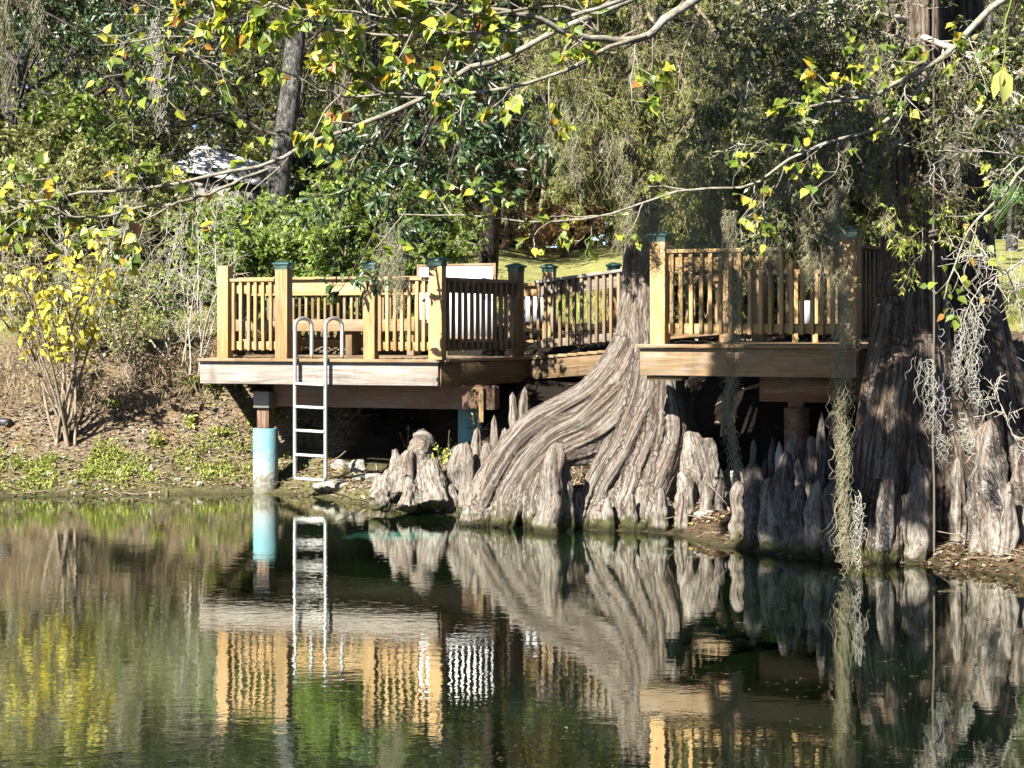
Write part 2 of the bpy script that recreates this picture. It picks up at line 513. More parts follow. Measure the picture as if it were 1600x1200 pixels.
M['grass'] = leaf_mat('grass_blade', [(0.0, (0.07, 0.11, 0.02)), (0.5, (0.18, 0.21, 0.04)), (1.0, (0.36, 0.32, 0.11))], 0.35, 0.6, 0.2)
M['weed'] = leaf_mat('weed_leaf', [(0.0, (0.09, 0.13, 0.02)), (0.5, (0.20, 0.245, 0.04)), (1.0, (0.36, 0.36, 0.10))], 0.35, 0.5, 0.3)
M['dry_grass'] = leaf_mat('dry_grass', [(0.0, (0.16, 0.11, 0.06)), (0.5, (0.25, 0.195, 0.115)), (1.0, (0.34, 0.285, 0.185))], 0.25, 0.7, 0.1)
M['debris'] = leaf_mat('floating_debris', [(0.0, (0.015, 0.018, 0.008)), (0.75, (0.04, 0.04, 0.02)), (1.0, (0.16, 0.14, 0.10))], 0.1, 0.7, 0.2)

# ------------------------------------------------------------------ terrain
SH_PX = [(-3000, 778), (-600, 778), (0, 778), (200, 775), (400, 770), (480, 776), (560, 789), (620, 796), (700, 802), (760, 814), (850, 823), (960, 829),
         (1060, 835), (1110, 850), (1200, 866), (1300, 880), (1450, 884), (1600, 904), (1900, 930), (2600, 960)]
_sd = np.array([F * HC / (y - 510) for _, y in SH_PX])
_sx = np.array([(px - 800) / F for px, _ in SH_PX]) * _sd


def shore(x):
    return np.interp(x, _sx, _sd)


TL = np.array([(-60, -3), (-8, -2.6), (-2, -.8), (-.5, -.16), (0, 0), (.35, .10), (.7, .22), (1.1, .5), (2, 1.1), (3.4, 1.68), (8, 2.3), (26, 4.05), (60, 5.4), (150, 9), (600, 20)])
TR = np.array([(-60, -3), (-8, -2.6), (-2, -.8), (-.5, -.16), (0, 0), (.5, .13), (1.5, .27), (2.4, .42), (3.6, 1.15), (5, 1.62), (12, 2.45), (31, 4.05), (65, 5.4), (155, 9), (600, 20)])


def ground_z(x, d):
    x = np.asarray(x, float)
    d = np.asarray(d, float)
    t = d - shore(x)
    wob = vnoise(np.stack([x * .9, d * .9, 0 * x + 3.3], -1)) * .16
    t = t + wob * np.clip((6 - np.abs(t)) / 6, 0, 1)
    w = np.clip((x + .9) / 1.8, 0, 1)
    w = w * w * (3 - 2 * w)
    # beneath the left platform the bank is scooped out
    z = (1 - w) * np.interp(t, TL[:, 0], TL[:, 1]) + w * np.interp(t, TR[:, 0], TR[:, 1])
    und = np.clip(1 - np.abs(x + 1.0) / 1.7, 0, 1) * np.clip((t - .5) / .8, 0, 1) * np.clip((4.2 - t) / 1.2, 0, 1)
    z = z - .75 * und
    lum = fbm(np.stack([x * 1.7, d * 1.7, 0 * x], -1), 4) * .05 + fbm(np.stack([x * 6, d * 6, 0 * x + 5], -1), 3) * .02
    return z + lum * np.clip(t * 2.5 + .35, 0, 1) * np.clip((30 - t) / 20, .3, 1)


def on_ground(px, py):
    """where the sight line of a picture position meets the bank"""
    d = np.linspace(8, 70, 3000)
    x = (px - 800) / F * d
    z = HC - (py - 510) / F * d
    g = ground_z(x, d)
    i = np.argmax(z <= g)
    return np.array([x[i], d[i], g[i]])


def stand(px, d, sink=.03):
    x = (px - 800) / F * d
    return np.array([x, d, float(ground_z(x, d)) - sink])


xs = np.concatenate([[-400, -200, -110, -70, -45, -30, -22, -16, -12, -9, -7.5, -6.6], np.arange(-6, 6.01, .045), [6.6, 7.5, 9, 12, 16, 22, 30, 45, 70, 110, 200, 400]])
ds = np.concatenate([[-300, -120, -50, -20, -5, 3, 7, 9, 10.5], np.arange(11.5, 24, .045), np.arange(24, 40, .25), np.arange(40, 70, 1.2), [75, 85, 100, 125, 160, 220, 320, 500]])
A = np.array([-3.48, 19.34])
U_G = unit(np.array([-.805, 18.5]) - A)
GX, GD = np.meshgrid(xs, ds)
GZ = ground_z(GX, GD)
nx, nd = len(xs), len(ds)
idx = np.arange(nx * nd).reshape(nd, nx)
Q = np.stack([idx[:-1, :-1], idx[:-1, 1:], idx[1:, 1:], idx[1:, :-1]], -1).reshape(-1, 4)
mb = MB()
T_ = GD - shore(GX)
lawn = np.where((GX > -.6) & (T_ < 7.0), 0, 1) * np.clip((T_ - 3.0 - .9 * vnoise(np.stack([GX * .8, GD * .8, GX * 0], -1))) / 1.6, 0, 1) * np.clip((T_ + 0), 0, 1)
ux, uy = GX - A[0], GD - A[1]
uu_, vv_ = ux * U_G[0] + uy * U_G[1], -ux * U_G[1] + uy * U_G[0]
deck_shade = np.clip((vv_ - .7) / .4, 0, 1) * np.clip((6 - vv_) / .5, 0, 1) * np.clip((uu_ - .75 - .15 * vv_) / .4, 0, 1) * np.clip((8.2 - uu_) / .6, 0, 1)  # mask for shade painted on the ground under the decks
deck_shade = np.maximum(deck_shade, np.clip((GX - .6) / .3, 0, 1) * np.clip((T_ - 1.15) / .5, 0, 1) * np.clip((7 - T_) / .5, 0, 1) * np.clip((4.3 - GX) / .5, 0, 1))
mb.add(np.stack([GX, GD, GZ], -1).reshape(-1, 3), Q, None, lawn.ravel(), np.stack([T_, deck_shade, GD], -1).reshape(-1, 3))
m, nt, ns, ls = new_mat('bank_ground')
geo = ns.new('ShaderNodeNewGeometry')
pos = geo.outputs['Position']
sx = ns.new('ShaderNodeSeparateXYZ')
ls.new(pos, sx.inputs[0])
n1 = noise_n(ns, ls, pos, 26, 6, 0.7)
n2 = noise_n(ns, ls, pos, 3.2, 5, 0.6)
n3 = noise_n(ns, ls, pos, 90, 3, 0.7)
n4 = noise_n(ns, ls, pos, 1.1, 4, 0.6)
dirt = ramp(ns, ls, n1, [(0.32, (0.05, 0.03, 0.02)), (0.46, (0.165, 0.12, 0.08)), (0.58, (0.30, 0.24, 0.16)), (0.72, (0.45, 0.39, 0.29))])
dirt = mixc(ns, ls, math_n(ns, ls, 'MULTIPLY', ramp(ns, ls, n2, [(0.5, (0, 0, 0)), (0.66, (1, 1, 1))]), 0.45), dirt, (0.27, 0.17, 0.06))
mossc = mixc(ns, ls, ramp(ns, ls, math_n(ns, ls, 'ADD', math_n(ns, ls, 'MULTIPLY', n3, .5), math_n(ns, ls, 'MULTIPLY', n1, .5)), [(0.35, (0, 0, 0)), (0.65, (1, 1, 1))]), (0.03, 0.035, 0.010), (0.24, 0.24, 0.07))
zt = math_n(ns, ls, 'SUBTRACT', math_n(ns, ls, 'ADD', math_n(ns, ls, 'MULTIPLY', n2, 0.55), math_n(ns, ls, 'MULTIPLY', n1, 0.15)), sx.outputs['Z'])
mossf = ramp(ns, ls, math_n(ns, ls, 'MULTIPLY', math_n(ns, ls, 'ADD', zt, .12), 5.5, True), [(0.1, (0, 0, 0)), (0.75, (1, 1, 1))])
c = mixc(ns, ls, math_n(ns, ls, 'MULTIPLY', math_n(ns, ls, 'MULTIPLY', mossf, ramp(ns, ls, n1, [(0.40, (.25, .25, .25)), (0.6, (1, 1, 1))])), 0.85), dirt, mossc)
grass = ramp(ns, ls, math_n(ns, ls, 'ADD', math_n(ns, ls, 'MULTIPLY', n3, 0.5), math_n(ns, ls, 'MULTIPLY', n2, 0.5)),
             [(0.3, (0.13, 0.145, 0.034)), (0.5, (0.30, 0.30, 0.10)), (0.7, (0.46, 0.43, 0.19))])
grass = mixc(ns, ls, math_n(ns, ls, 'MULTIPLY', ramp(ns, ls, n4, [(0.5, (0, 0, 0)), (0.7, (1, 1, 1))]), 0.5), grass, (0.28, 0.22, 0.10))
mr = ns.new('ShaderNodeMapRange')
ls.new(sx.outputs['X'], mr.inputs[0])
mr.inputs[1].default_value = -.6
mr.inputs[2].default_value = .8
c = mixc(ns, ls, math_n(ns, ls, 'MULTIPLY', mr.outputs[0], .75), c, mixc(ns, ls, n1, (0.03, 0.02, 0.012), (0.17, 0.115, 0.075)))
c = mixc(ns, ls, attr(ns, 'tint').outputs['Fac'], c, grass)
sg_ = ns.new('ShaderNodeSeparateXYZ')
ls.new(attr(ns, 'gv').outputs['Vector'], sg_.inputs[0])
c = mixc(ns, ls, math_n(ns, ls, 'MULTIPLY', sg_.outputs['Y'], .97), c, (0.012, 0.009, 0.007))  # near-black paints the deep shade below both decks into the ground colour
wet = math_n(ns, ls, 'MULTIPLY_ADD', sx.outputs['Z'], 9.0, True)
wet.node.inputs[2].default_value = 0.35
c = mixc(ns, ls, wet, (0.03, 0.035, 0.014), c)
finish(ns, ls, c, 0.92, math_n(ns, ls, 'ADD', n1, math_n(ns, ls, 'MULTIPLY', n3, 0.5)), 0.03, 1.0, 0.1)
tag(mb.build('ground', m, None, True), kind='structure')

# water ------------------------------------------------------------------------
mb = MB()
mb.add([(-400, -300, 0), (400, -300, 0), (400, 30, 0), (-400, 30, 0)], [[0, 1, 2, 3]])
m, nt, ns, ls = new_mat('spring_water')
geo = ns.new('ShaderNodeNewGeometry')
pos = geo.outputs['Position']
sx = ns.new('ShaderNodeSeparateXYZ')
ls.new(pos, sx.inputs[0])
r1 = noise_n(ns, ls, mapping(ns, ls, pos, (5.0, 9.0, 1)), 1, 2, 0.5, 0.4)
r2 = noise_n(ns, ls, mapping(ns, ls, pos, (1.1, 2.0, 1)), 1, 2, 0.5)
r3 = noise_n(ns, ls, mapping(ns, ls, pos, (17, 30, 1)), 1, 2, 0.5)
calm = ns.new('ShaderNodeMapRange')
ls.new(sx.outputs['X'], calm.inputs[0])
calm.inputs[1].default_value = -0.6
calm.inputs[2].default_value = 1.4
calm.inputs[3].default_value = 1.0
calm.inputs[4].default_value = 0.45
hh = math_n(ns, ls, 'ADD', math_n(ns, ls, 'MULTIPLY', r1, 0.75), math_n(ns, ls, 'MULTIPLY', r2, 1.0))
hh = math_n(ns, ls, 'ADD', hh, math_n(ns, ls, 'MULTIPLY', r3, 0.3))
hh = math_n(ns, ls, 'MULTIPLY', hh, calm.outputs[0])
b = ns.new('ShaderNodeBump')
b.inputs['Distance'].default_value = 0.0011
b.inputs['Strength'].default_value = 1.0
ls.new(hh, b.inputs['Height'])
w1 = noise_n(ns, ls, pos, 0.55, 4, 0.6, 0.5)
body = ramp(ns, ls, w1, [(0.35, (0.0008, 0.0018, 0.0008)), (0.55, (0.003, 0.007, 0.002)), (0.75, (0.007, 0.016, 0.004))])
# pale sand showing blue-green through the water beside the ladder
vm = ns.new('ShaderNodeVectorMath')
vm.operation = 'SUBTRACT'
ls.new(pos, vm.inputs[0])
vm.inputs[1].default_value = (-1.0, 15.5, 0)
ln = ns.new('ShaderNodeVectorMath')
ln.operation = 'LENGTH'
ls.new(mapping(ns, ls, vm.outputs[0], (1.0, 1.25, 1)), ln.inputs[0])
spot = ramp(ns, ls, math_n(ns, ls, 'ADD', ln.outputs['Value'], math_n(ns, ls, 'MULTIPLY', noise_n(ns, ls, pos, 5, 5, .65, .6), 0.9)), [(0.55, (1, 1, 1)), (1.0, (0, 0, 0))])
body = mixc(ns, ls, spot, body, (0.04, 0.17, 0.125))
dif = ns.new('ShaderNodeBsdfDiffuse')
ls.new(body, dif.inputs[0])
gl = ns.new('ShaderNodeBsdfGlossy')
gl.inputs['Roughness'].default_value = 0.015
gl.inputs['Color'].default_value = (0.97, 1.0, 0.95, 1)
ls.new(b.outputs[0], gl.inputs['Normal'])
fr = ns.new('ShaderNodeFresnel')
fr.inputs['IOR'].default_value = 2.9
ls.new(b.outputs[0], fr.inputs['Normal'])
mx = ns.new('ShaderNodeMixShader')
ls.new(math_n(ns, ls, 'POWER', fr.outputs[0], .55), mx.inputs[0])
ls.new(dif.outputs[0], mx.inputs[1])
ls.new(gl.outputs[0], mx.inputs[2])
out = ns.new('ShaderNodeOutputMaterial')
ls.new(mx.outputs[0], out.inputs[0])
tag(mb.build('water', m), kind='structure')


# ------------------------------------------------------------------ carpentry
def bar(mb, a, b, w, h, up=(0, 0, 1), tint=None):
    """a board from a to b; w across, h along 'up'"""
    a = np.asarray(a, float)
    b = np.asarray(b, float)
    L = np.linalg.norm(b - a)
    t = (b - a) / L
    s = unit(np.cross(t, np.asarray(up, float)))
    u = np.cross(s, t)
    V, G = [], []
    o = rng.random(3) * 40
    for x in (0, 1):
        for y, z in ((-1, -1), (1, -1), (1, 1), (-1, 1)):
            V.append(a + t * L * x + s * y * w / 2 + u * z * h / 2)
            G.append(np.array([x * L, y * w / 2, z * h / 2]) + o)
    Qs = [[0, 3, 2, 1], [4, 5, 6, 7], [0, 1, 5, 4], [1, 2, 6, 5], [2, 3, 7, 6], [3, 0, 4, 7]]
    mb.add(V, Qs, None, rng.random() if tint is None else tint, G)


def v3(p, z):
    return np.array([p[0], p[1], z])


def make_post(parent, p, z0, z1, w, yaw, mat, cap=True):
    t = (math.cos(yaw), math.sin(yaw), 0)
    mb = MB()
    bar(mb, v3(p, z0), v3(p, z1), w, w, t)
    o = mb.build('post', mat, parent, bevel=.006)
    if cap:
        mb = MB()
        c, s = math.cos(yaw), math.sin(yaw)

        def ring(hw, z):
            return [(p[0] + c * x * hw - s * y * hw, p[1] + s * x * hw + c * y * hw, z) for x, y in ((-1, -1), (1, -1), (1, 1), (-1, 1))]
        rings = [ring(w / 2 + .004, z1 - .045), ring(w / 2 + .006, z1 + .002), ring(w / 2 + .026, z1 + .006), ring(w / 2 + .026, z1 + .024), ring(w / 2 + .004, z1 + .034), ring(.015, z1 + .055)]
        V = [q for r in rings for q in r]
        Qs = []
        for i in range(len(rings) - 1):
            for j in range(4):
                Qs.append([i * 4 + j, i * 4 + (j + 1) % 4, i * 4 + 4 + (j + 1) % 4, i * 4 + 4 + j])
        n = (len(rings) - 1) * 4
        Qs.append([n, n + 1, n + 2, n + 3])
        mb.add(V, Qs)
        mb.build('post_cap', M['cap'], o, bevel=.003)
    return o


def make_rail(parent, a, b, za, zb, mat, out, spacing=.098, n=None, low=.10, bal_mat=None, apron=.13, rail_h=.90, inset=.09):
    """railing between two posts; za, zb are deck heights at either end; out = side the balusters are nailed to"""
    a = np.asarray(a, float)[:2]
    b = np.asarray(b, float)[:2]
    d = b - a
    L = np.linalg.norm(d)
    d = d / L
    a2, b2 = a + d * inset, b - d * inset
    out = np.asarray(out, float)
    mb = MB()
    bar(mb, v3(a2, za + rail_h - .019), v3(b2, zb + rail_h - .019), .14, .036)
    bar(mb, v3(a2, za + rail_h - .04 - apron / 2), v3(b2, zb + rail_h - .04 - apron / 2), .036, apron)
    r = mb.build('railing', mat, parent, bevel=.004)
    mb = MB()
    bar(mb, v3(a2, za + low + .045), v3(b2, zb + low + .045), .036, .09)
    mb.build('bottom_rail', mat, r, bevel=.004)
    n = n or max(2, int(round((L - 2 * inset) / spacing)))
    for i in range(n):
        f = (i + .35 + .3 * rng.random() * .4) / n
        q = a2 + (b2 - a2) * f + out * .039
        zz = za + (zb - za) * (inset + f * (L - 2 * inset)) / L
        mb = MB()
        tl = (rng.random(2) - .5) * .008
        bar(mb, v3(q, zz + low - .01), v3(q + d * tl[0], zz + rail_h - .045), .036, .036, (d[0], d[1], 0))
        mb.build('baluster', bal_mat or mat, r, bevel=.003)
    return r


ZD = 1.54
A = np.array([-3.48, 19.34])
B = np.array([-.805, 18.5])
U_ = unit(B - A)
N_ = np.array([-U_[1], U_[0]])        # into the deck
Cc = np.array([.166, 20.1])
LAB = np.linalg.norm(B - A)
BL = A + N_ * 3.0 - U_ * 1.2
BR = A + U_ * 3.32 + N_ * 3.0
yawL = math.atan2(U_[1], U_[0])

deck = thing('viewing_deck', 'left wooden platform with bleached grey front board and ladder gap, on blue piles', 'deck', (-1.6, 20.5, 1.0))
mb = MB()
v = .02
while v < 3.0:
    if v < 1.82:
        uR = LAB + (3.25 - LAB) * v / 1.82
    else:
        uR = 3.25 + .06 * (v - 1.82)
    p0 = A - U_ * (.4 * v) + N_ * (v + .065)
    p1 = A + U_ * (uR - .005) + N_ * (v + .065)
    zz = ZD - .018 + (rng.random() - .5) * .004
    bar(mb, v3(p0, zz), v3(p1, zz), .134, .034)
    v += .141
mb.build('deck_floor', M['brown'], deck, bevel=.004)


def fascia(par, p, q, z0, z1, mat, outw, th=.04):
    mb = MB()
    o = np.asarray(outw) * (th / 2 + .004)
    bar(mb, v3(np.asarray(p) + o, (z0 + z1) / 2), v3(np.asarray(q) + o, (z0 + z1) / 2), th, z1 - z0)
    return mb.build('fascia_board', mat, par, bevel=.005)


fb = fascia(deck, A - U_ * .04, B + U_ * .02, ZD - .285, ZD - .037, M['grey_wood'], -N_)
fb['label'] = 'long bleached grey front board'
eBC = unit(Cc - B)
oBC = np.array([eBC[1], -eBC[0]])
fascia(deck, B + eBC * .0 + oBC * .0, Cc, ZD - .295, ZD - .037, M['brown'], oBC)
fascia(deck, A - U_ * .004, BL, ZD - .285, ZD - .037, M['brown'], -U_)
# nosing planks over the front boards
mb = MB()
bar(mb, v3(A - U_ * .05 - N_ * .03, ZD - .016), v3(B + U_ * .05 - N_ * .03, ZD - .016), .13, .034)
bar(mb, v3(B + oBC * .02 + eBC * .08, ZD - .014), v3(Cc + oBC * .02, ZD - .014), .13, .034)
mb.build('deck_edge', M['brown'], deck, bevel=.005)


def on_front(px, inset=.09):
    """point on the front edge of the left deck below a picture column"""
    k = (px - 800) / F
    # A + U*u, x = k*d
    u = (k * A[1] - A[0]) / (U_[0] - k * U_[1])
    return A + U_ * u + N_ * inset


ZT = ZD + 1.05
P1, P2, P3, P4 = on_front(346), on_front(438), on_front(575), on_front(679)
P5 = Cc - eBC * .08 - oBC * .09
posts = [(P1, False, 1.045, .135), (P2, True, 1.045, .15), (P3, True, 1.03, .135), (P4, True, 1.06, .155)]
for p, cap, hh_, w in posts:
    make_post(deck, p, ZD - .005, ZD + hh_, w, yawL, M['pine'], cap)
make_post(deck, P5, ZD - .005, ZD + 1.05, .14, math.atan2(eBC[1], eBC[0]), M['brown'])
make_rail(deck, P1, P2, ZD, ZD, M['pine'], -N_, n=6)
make_rail(deck, P3, P4, ZD, ZD, M['pine'], -N_, n=7)
make_rail(deck, P4, P5, ZD, ZD, M['brown'], oBC, n=12)
bl, br = BL - N_ * .1 + U_ * .1, BR - N_ * .1 - U_ * .1
bm2 = bl + (br - bl) * .665
bm1 = bl + (br - bl) * .33
for p, c_ in ((bl, False), (bm2, True), (br, True)):
    make_post(deck, p, ZD - .005, ZD + (1.08 if c_ else .97), .14, yawL, M['pine'], c_)
make_rail(deck, bl, bm2, ZD, ZD, M['pine'], N_, spacing=.09, rail_h=1.0, apron=.2, bal_mat=M['brown'])  # brown balusters: darker wood colour stands in for their shade
make_rail(deck, bm2, br, ZD, ZD, M['pine'], N_, spacing=.098)
make_rail(deck, P1, bl, ZD, ZD, M['brown'], -U_, n=12)  # brown wood paints this rail as if shaded
# beams under the deck and the piles that carry them
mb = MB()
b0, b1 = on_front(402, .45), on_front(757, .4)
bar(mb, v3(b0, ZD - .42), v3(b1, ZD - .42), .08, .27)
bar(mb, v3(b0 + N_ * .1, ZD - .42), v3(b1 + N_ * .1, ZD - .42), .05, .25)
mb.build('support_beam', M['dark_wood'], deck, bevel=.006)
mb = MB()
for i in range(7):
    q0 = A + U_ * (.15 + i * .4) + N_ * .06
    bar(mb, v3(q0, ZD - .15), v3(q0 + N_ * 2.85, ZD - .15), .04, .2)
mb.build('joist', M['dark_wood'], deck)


def pile(parent, p, zt, zb, r, mat, post_top=None):
    n = 24
    pts = np.array([[p[0], p[1], zb], [p[0], p[1], zb + .1], [p[0], p[1], zt - .012], [p[0], p[1], zt]])
    mb = MB()
    tubes(mb, pts, np.array([r * 1.02, r * 1.02, r, r * .96]), n, cap=True)
    o = mb.build('piling', mat, parent, True)
    mod = o.modifiers.new('s', 'EDGE_SPLIT')
    mod.split_angle = math.radians(50)
    if post_top:
        mb = MB()
        bar(mb, v3(p, zt), v3(p, post_top), .15, .15, (U_[0], U_[1], 0))
        mb.build('post', M['dark_wood'], parent, bevel=.006)
        mb = MB()
        bar(mb, v3(p, post_top - .02), v3(p, post_top + .17), .24, .2, (U_[0], U_[1], 0))
        mb.build('bracket', M['shed'], parent, bevel=.008)
    return o


p = P(415, 660, 19.55)
pile(deck, p, .735, .0, .142, M['pile'], ZD - .55)
p = P(735, 660, 19.5)
pile(deck, p, .96, .0, .142, M['pile'], ZD - .55)
mb = MB()
q = P(752, 640, 18.7)
bar(mb, (q[0], q[1], .85), (q[0], q[1], 1.24), .07, .05, (1, 0, 0))
mb.build('short_post', M['pine'], deck, bevel=.004)

# bench along the back rail
bench = thing('bench', 'low wooden bench of pale planks along the back rail of the left platform', 'bench', v3((bl + bm2) / 2 - N_ * .3, ZD))
mb = MB()
s0, s1 = bl + U_ * .12 - N_ * .16, bm2 - U_ * .1 - N_ * .16
for k in range(3):
    bar(mb, v3(s0 - N_ * (.07 + k * .145), ZD + .43), v3(s1 - N_ * (.07 + k * .145), ZD + .43), .135, .036)
mb.build('seat', M['brown'], bench, bevel=.004)
mb = MB()
bar(mb, v3(s0 - N_ * .44, ZD + .365), v3(s1 - N_ * .44, ZD + .365), .036, .13)
mb.build('seat_apron', M['brown'], bench, bevel=.004)
for f in (.03, .35, .66, .97):
    mb = MB()
    q = s0 + (s1 - s0) * f - N_ * .25
    bar(mb, v3(q, ZD), v3(q, ZD + .41), .09, .3, (N_[0], N_[1], 0))
    mb.build('leg', M['brown'], bench, bevel=.004)

# ladder
lad = thing('ladder', 'silver metal swim ladder with two looped handrails hanging down the front of the left platform', 'ladder', P(492, 747, 18.83))
for px in (468.5, 516):
    f0 = on_front(px, -.13)
    off = np.array([.165, .17])
    pts = []
    zb, zt = .215, 1.9
    for z in (zb, .6, 1.2, 1.6, zt):
        pts.append(v3(f0 + np.array([(.0 if px < 500 else -.0), 0]), z))
    for a in np.linspace(.25, math.pi, 7):
        w = (1 - math.cos(a)) / 2
        pts.append(v3(f0 + off * w, zt + math.sin(a) * .09))
    pts.append(v3(f0 + off, 1.75))
    pts.append(v3(f0 + off, ZD + .004))
    mb = MB()
    tubes(mb, smooth_path(pts, 70), .0225, 12, cap=True)
    mb.build('handrail', M['steel'], lad, True)
for py in (599, 635, 672, 710, 747):
    mb = MB()
    q0, q1 = on_front(468.5, -.13), on_front(516, -.13)
    z = HC - (py - 510) / F * q0[1]
    bar(mb, v3(q0, z), v3(q1, z - .012), .075, .03)
    mb.build('rung', M['steel'], lad, bevel=.008)
mb = MB()
for px in (468.5, 516):
    q = on_front(px, -.1)
    bar(mb, v3(q - N_ * .03, ZD + .012), v3(q + N_ * .22, ZD + .012), .05, .012)
mb.build('mounting_plate', M['steel'], lad, bevel=.003)

# information panels (their faces are blank in the photograph)
sg = thing('information_board', 'large blank white board with thin brown frame behind the left platform side rail', 'sign', P(712, 540, 21.3))
q0, q1 = P(656, 470, 21.55), P(770, 470, 21.15)
mb = MB()
bar(mb, (q0[0], q0[1], 2.21), (q1[0], q1[1], 2.21), .02, .88)
mb.build('panel', M['white'], sg)
mb = MB()
fx = unit(q1 - q0) * .02
bar(mb, (q0[0], q0[1], 2.668), (q1[0], q1[1], 2.668), .04, .03)
for q in (q0 - fx, q1 + fx):
    bar(mb, (q[0], q[1], ZD), (q[0], q[1], 2.685), .04, .04, (1, 0, 0))
bar(mb, (q0[0], q0[1], 1.755), (q1[0], q1[1], 1.755), .04, .03)
mb.build('frame', M['brown'], sg, bevel=.004)
g = stand(843, 23.0)
sg = thing('notice_board', 'small pale grey-blue blank panel on a post behind the sloping walkway rail', 'sign', g)
mb = MB()
q0, q1 = P(818, 480, 22.8), P(866, 480, 22.7)
bar(mb, (q0[0], q0[1], 2.15), (q1[0], q1[1], 2.15), .02, .37)
mb.build('panel', M['pale'], sg)
mb = MB()
bar(mb, (g[0], g[1] + .06, g[2]), (g[0], g[1] + .06, 2.3), .08, .08, (1, 0, 0))
mb.build('post', M['brown'], sg)

# sloping walkway between the platforms
ramp_t = thing('walkway', 'short sloping wooden walkway with railings climbing to the right behind the cypress', 'walkway', (0.9, 20, 1.2))
R0, R1 = Cc + np.array([.03, .02]), np.array([1.72, 18.92])
dR = unit(R1 - R0)
nR = np.array([-dR[1], dR[0]])
ZR = 1.70
LR = np.linalg.norm(R1 - R0)
mb = MB()
k = .07
while k < LR:
    q = R0 + dR * k
    z = ZD + (ZR - ZD) * k / LR - .018
    bar(mb, v3(q, z), v3(q + nR * 1.3, z), .134, .034)
    k += .141
mb.build('deck_floor', M['brown'], ramp_t, bevel=.004)
mb = MB()
bar(mb, v3(R0 - nR * .024, ZD - .16), v3(R1 - nR * .024, ZR - .16), .04, .22)
mb.build('fascia_board', M['brown'], ramp_t, bevel=.004)
ra, rb = R0 + dR * .0 + nR * .07, R1 + nR * .07
make_rail(ramp_t, ra, rb, ZD, ZR, M['grey_wood'], -nR, n=17, bal_mat=M['brown'], inset=.08, apron=.16)
rp = R0 + nR * 1.25 + dR * .35
rq = R1 + nR * 1.25
make_post(ramp_t, rp, 1.2, ZD + 1.09, .14, 0, M['brown'])
make_post(ramp_t, rq, 1.2, ZR + 1.05, .14, 0, M['brown'])
make_rail(ramp_t, rp, rq, ZD + .05, ZR, M['brown'], nR, n=14)

# right platform
ZE = 1.735
D0 = np.array([1.235, 15.9])
E0 = np.array([3.02, 15.05])
uD = unit(E0 - D0)
nD = np.array([-uD[1], uD[0]])
LD = np.linalg.norm(E0 - D0)
yawR = math.atan2(uD[1], uD[0])
dk = thing('raised_deck', 'higher wooden platform with brown front board between the two cypresses, moss hanging before it', 'deck', (2.1, 16.6, 1.0))
mb = MB()
k = .07
while k < 3.3:
    f0 = D0 + nD * k + uD * (0 if k < .45 or k > 1.75 else .42)
    bar(mb, v3(f0, ZE - .018), v3(D0 + nD * k + uD * (LD + .5), ZE - .018), .134, .034)
    k += .141
mb.build('deck_floor', M['brown'], dk, bevel=.004)
fascia(dk, D0 - uD * .03, E0 + uD * .03, ZE - .29, ZE - .038, M['brown'], -nD)
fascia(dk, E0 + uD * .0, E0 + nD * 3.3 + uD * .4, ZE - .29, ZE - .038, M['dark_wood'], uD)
mb = MB()
bar(mb, v3(D0 - uD * .05 - nD * .03, ZE - .016), v3(E0 + uD * .05 - nD * .03, ZE - .016), .13, .034)
mb.build('deck_edge', M['brown'], dk, bevel=.005)
mb = MB()
bar(mb, v3(D0 + nD * .1 + uD * .02, ZE - .315), v3(D0 + nD * .1 + uD * .36, ZE - .315), .2, .04)
mb.build('cleat', M['brown'], dk)
q1, q2 = D0 + uD * .12 + nD * .09, E0 - uD * .06 + nD * .09
make_post(dk, q1, ZE - .005, ZE + 1.0, .15, yawR, M['pine'])
make_post(dk, q2, ZE - .005, ZE + 1.0, .155, yawR, M['pine'])
make_rail(dk, q1, q2, ZE, ZE, M['pine'], -nD, n=17, rail_h=.88, apron=.16)
q3, q4, q5 = q1 + nD * 3.1, q1 + nD * 3.1 + uD * 1.0, q2 + nD * 3.1 + uD * .3
for q in (q3, q4, q5):
    make_post(dk, q, ZE - .005, ZE + 1.06, .14, yawR, M['brown'])
make_rail(dk, q3, q4, ZE, ZE, M['brown'], nD, n=9)
make_rail(dk, q4, q5, ZE, ZE, M['brown'], nD, n=13)
make_rail(dk, q2, q5, ZE, ZE, M['brown'], uD, n=26)
mb = MB()
for i in range(5):
    s = D0 + uD * (.1 + i * .42) + nD * .06
    if i in (1, 2):
        s = s + nD * 1.7
    bar(mb, v3(s, ZE - .15), v3(D0 + uD * (.1 + i * .42) + nD * 3.2, ZE - .15), .04, .2)
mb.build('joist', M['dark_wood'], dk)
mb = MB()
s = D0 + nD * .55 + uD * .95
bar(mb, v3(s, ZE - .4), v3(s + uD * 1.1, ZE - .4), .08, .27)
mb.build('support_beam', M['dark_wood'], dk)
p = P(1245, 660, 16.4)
pile(dk, p, 1.12, 0, .12, M['dark_wood'], ZE - .45)
